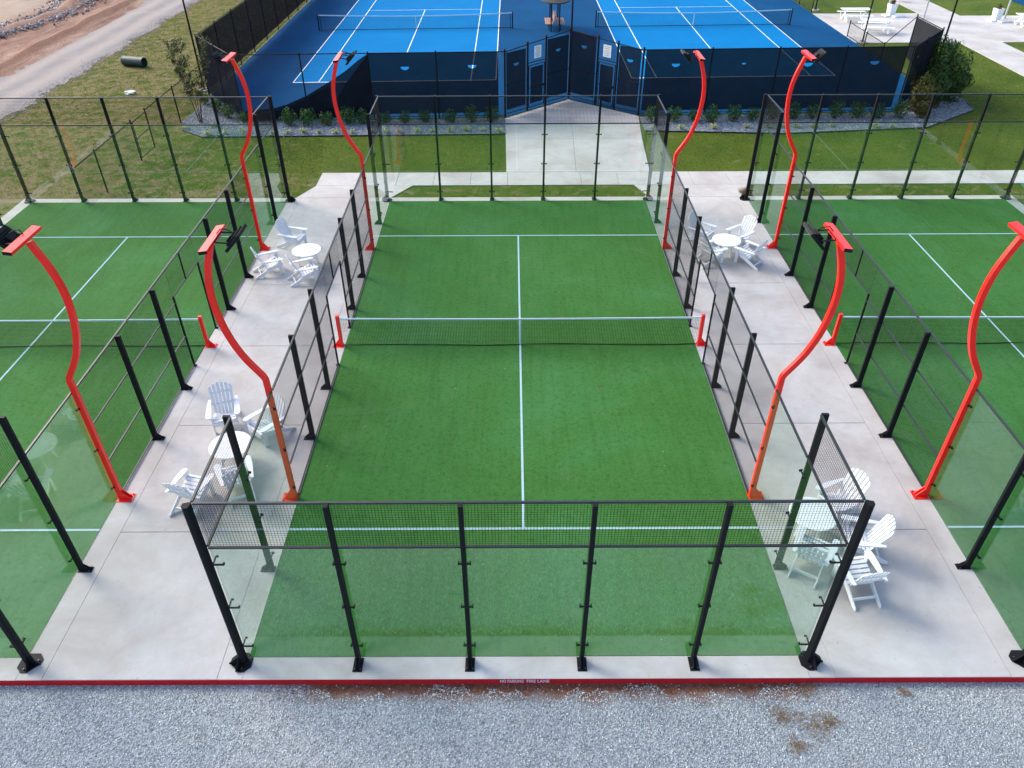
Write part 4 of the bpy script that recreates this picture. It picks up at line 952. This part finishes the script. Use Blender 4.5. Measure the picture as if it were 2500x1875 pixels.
bush(22.5, 22.5, .80, 2.15, 'leaf_bush', 33, 'dark green rounded bush standing rightmost of the hedge', 3200)
bush(22.3, 23.7, .75, 2.75, 'leaf', 34, 'tallest dark green bush against the tennis fence corner', 3200)
bush(20.0, 19.85, .36, .8, 'leaf_gold', 36, 'low twiggy bush at the foot of the gold bush', 700)
# sapling
r = thing('sapling_tree', 'thin multi stemmed young tree with sparse olive leaves by the left fence corner', 'tree', (-15.45, 19.5, -.01))
m = MB(); tips = []; rs = random.Random(5)
for j in range(6):
    a = j * 1.05; p = Vector((.06 * math.cos(a), .06 * math.sin(a), 0)); d = Vector((.16 * math.cos(a) - .02, .14 * math.sin(a), 1)).normalized(); rad = .022
    for s_ in range(8):
        q = p + d * rs.uniform(.38, .52); m.tube(p, q, rad, 6, rad * .82, caps=False); rad *= .82
        if s_ >= 2:
            for _ in range(3):
                bd = Vector((rs.uniform(-1, 1), rs.uniform(-1, 1), rs.uniform(.3, 1))).normalized(); e = q + bd * rs.uniform(.15, .4); m.tube(q, e, rad * .5, 4, .003, caps=False); tips.append((q, e))
        p = q; d = (d + Vector((rs.uniform(-.12, .12), rs.uniform(-.12, .12), .1))).normalized()
m.build('trunk', 'bark', r)
V = []; 
for q, e in tips:
    for _ in range(20):
        c0 = q.lerp(e, rs.uniform(.2, 1.1)) + Vector((rs.gauss(0, .06), rs.gauss(0, .06), rs.gauss(0, .06))); u = Vector((rs.gauss(0, 1), rs.gauss(0, 1), rs.gauss(0, 1))).normalized(); t = u.orthogonal().normalized(); b_ = u.cross(t); s_ = rs.uniform(.04, .075)
        V += [c0 - t * s_, c0 + b_ * s_ * .5, c0 + t * s_, c0 - b_ * s_ * .5]
V = np.array([tuple(v) for v in V]); link('crown', np_mesh('crown', V, np.arange(len(V)).reshape(-1, 4), 'leaf_sap', 4), r)
# small things
m = MB(); N = 20
v = [(x, q * math.cos(6.2832 * i / N), q * math.sin(6.2832 * i / N)) for x, q in ((-.72, .28), (.72, .28), (.72, .24), (-.72, .24)) for i in range(N)]
m.add(v, [(k_ * N + i, k_ * N + (i + 1) % N, ((k_ + 1) % 4) * N + (i + 1) % N, ((k_ + 1) % 4) * N + i) for k_ in range(4) for i in range(N)])
o = m.build('drain_pipe', 'pipe', loc=(-22.75, 29.85, .25), smooth=False); o.rotation_euler = (0, 0, -.3); tag(o, 'short dark green corrugated pipe lying on the rough grass', 'pipe')
m = MB(); bm = bmesh.new(); bmesh.ops.create_icosphere(bm, subdivisions=2, radius=.2)
for vv in bm.verts: vv.co *= rs.uniform(.55, 1.35); vv.co.z *= .5; vv.co.x *= 1.4
me = bpy.data.meshes.new('litter_bag'); bm.to_mesh(me); bm.free(); me.materials.append(M['litter']); tag(link('litter_bag', me, None, (-20.83, 24.35, .05)), 'crumpled white bag lying on the rough grass', 'litter')
tag(MB().box(-.35, .35, -.25, .25, -.03, .06).build('utility_lid', 'greenlid', loc=(20.75, 11.15, 0)), 'green utility box lid in the grass at the right edge', 'utility lid')
m = MB()
for i in range(5): a = i * 1.3; m.add([(0, 0, 0), (.07 * math.cos(a) - .02 * math.sin(a), .07 * math.sin(a) + .02 * math.cos(a), .02), (.11 * math.cos(a + .1), .11 * math.sin(a + .1), .012), (.06 * math.cos(a + .4), .06 * math.sin(a + .4), .004)], [(0, 1, 2, 3)])
tag(m.build('dead_leaf', 'dry', loc=(2.08, -1.96, .014)), 'small dry leaf lying on the middle green court', 'leaf')
V = []; Fc = []
for i in range(500):
    a = random.random() * 6.28; rr = .32 * math.sqrt(random.random()); t = random.random() * 6.28; e = random.uniform(.4, 1.4); l = random.uniform(.12, .3); b0 = Vector((rr * math.cos(a) * 1.1, rr * math.sin(a) * .7, -.02)); d = Vector((math.cos(t) * math.cos(e), math.sin(t) * math.cos(e), math.sin(e))) * l; sd = Vector((-math.sin(t), math.cos(t), 0)) * .006
    V += [b0 - sd, b0 + sd, b0 + d]; Fc.append((3 * i, 3 * i + 1, 3 * i + 2))
m = MB(); m.add(V, Fc); tag(m.build('dry_weed', 'dry', loc=(9.15, 10.75, 0)), 'dry straw clump beside the corner post of the right court', 'weed')
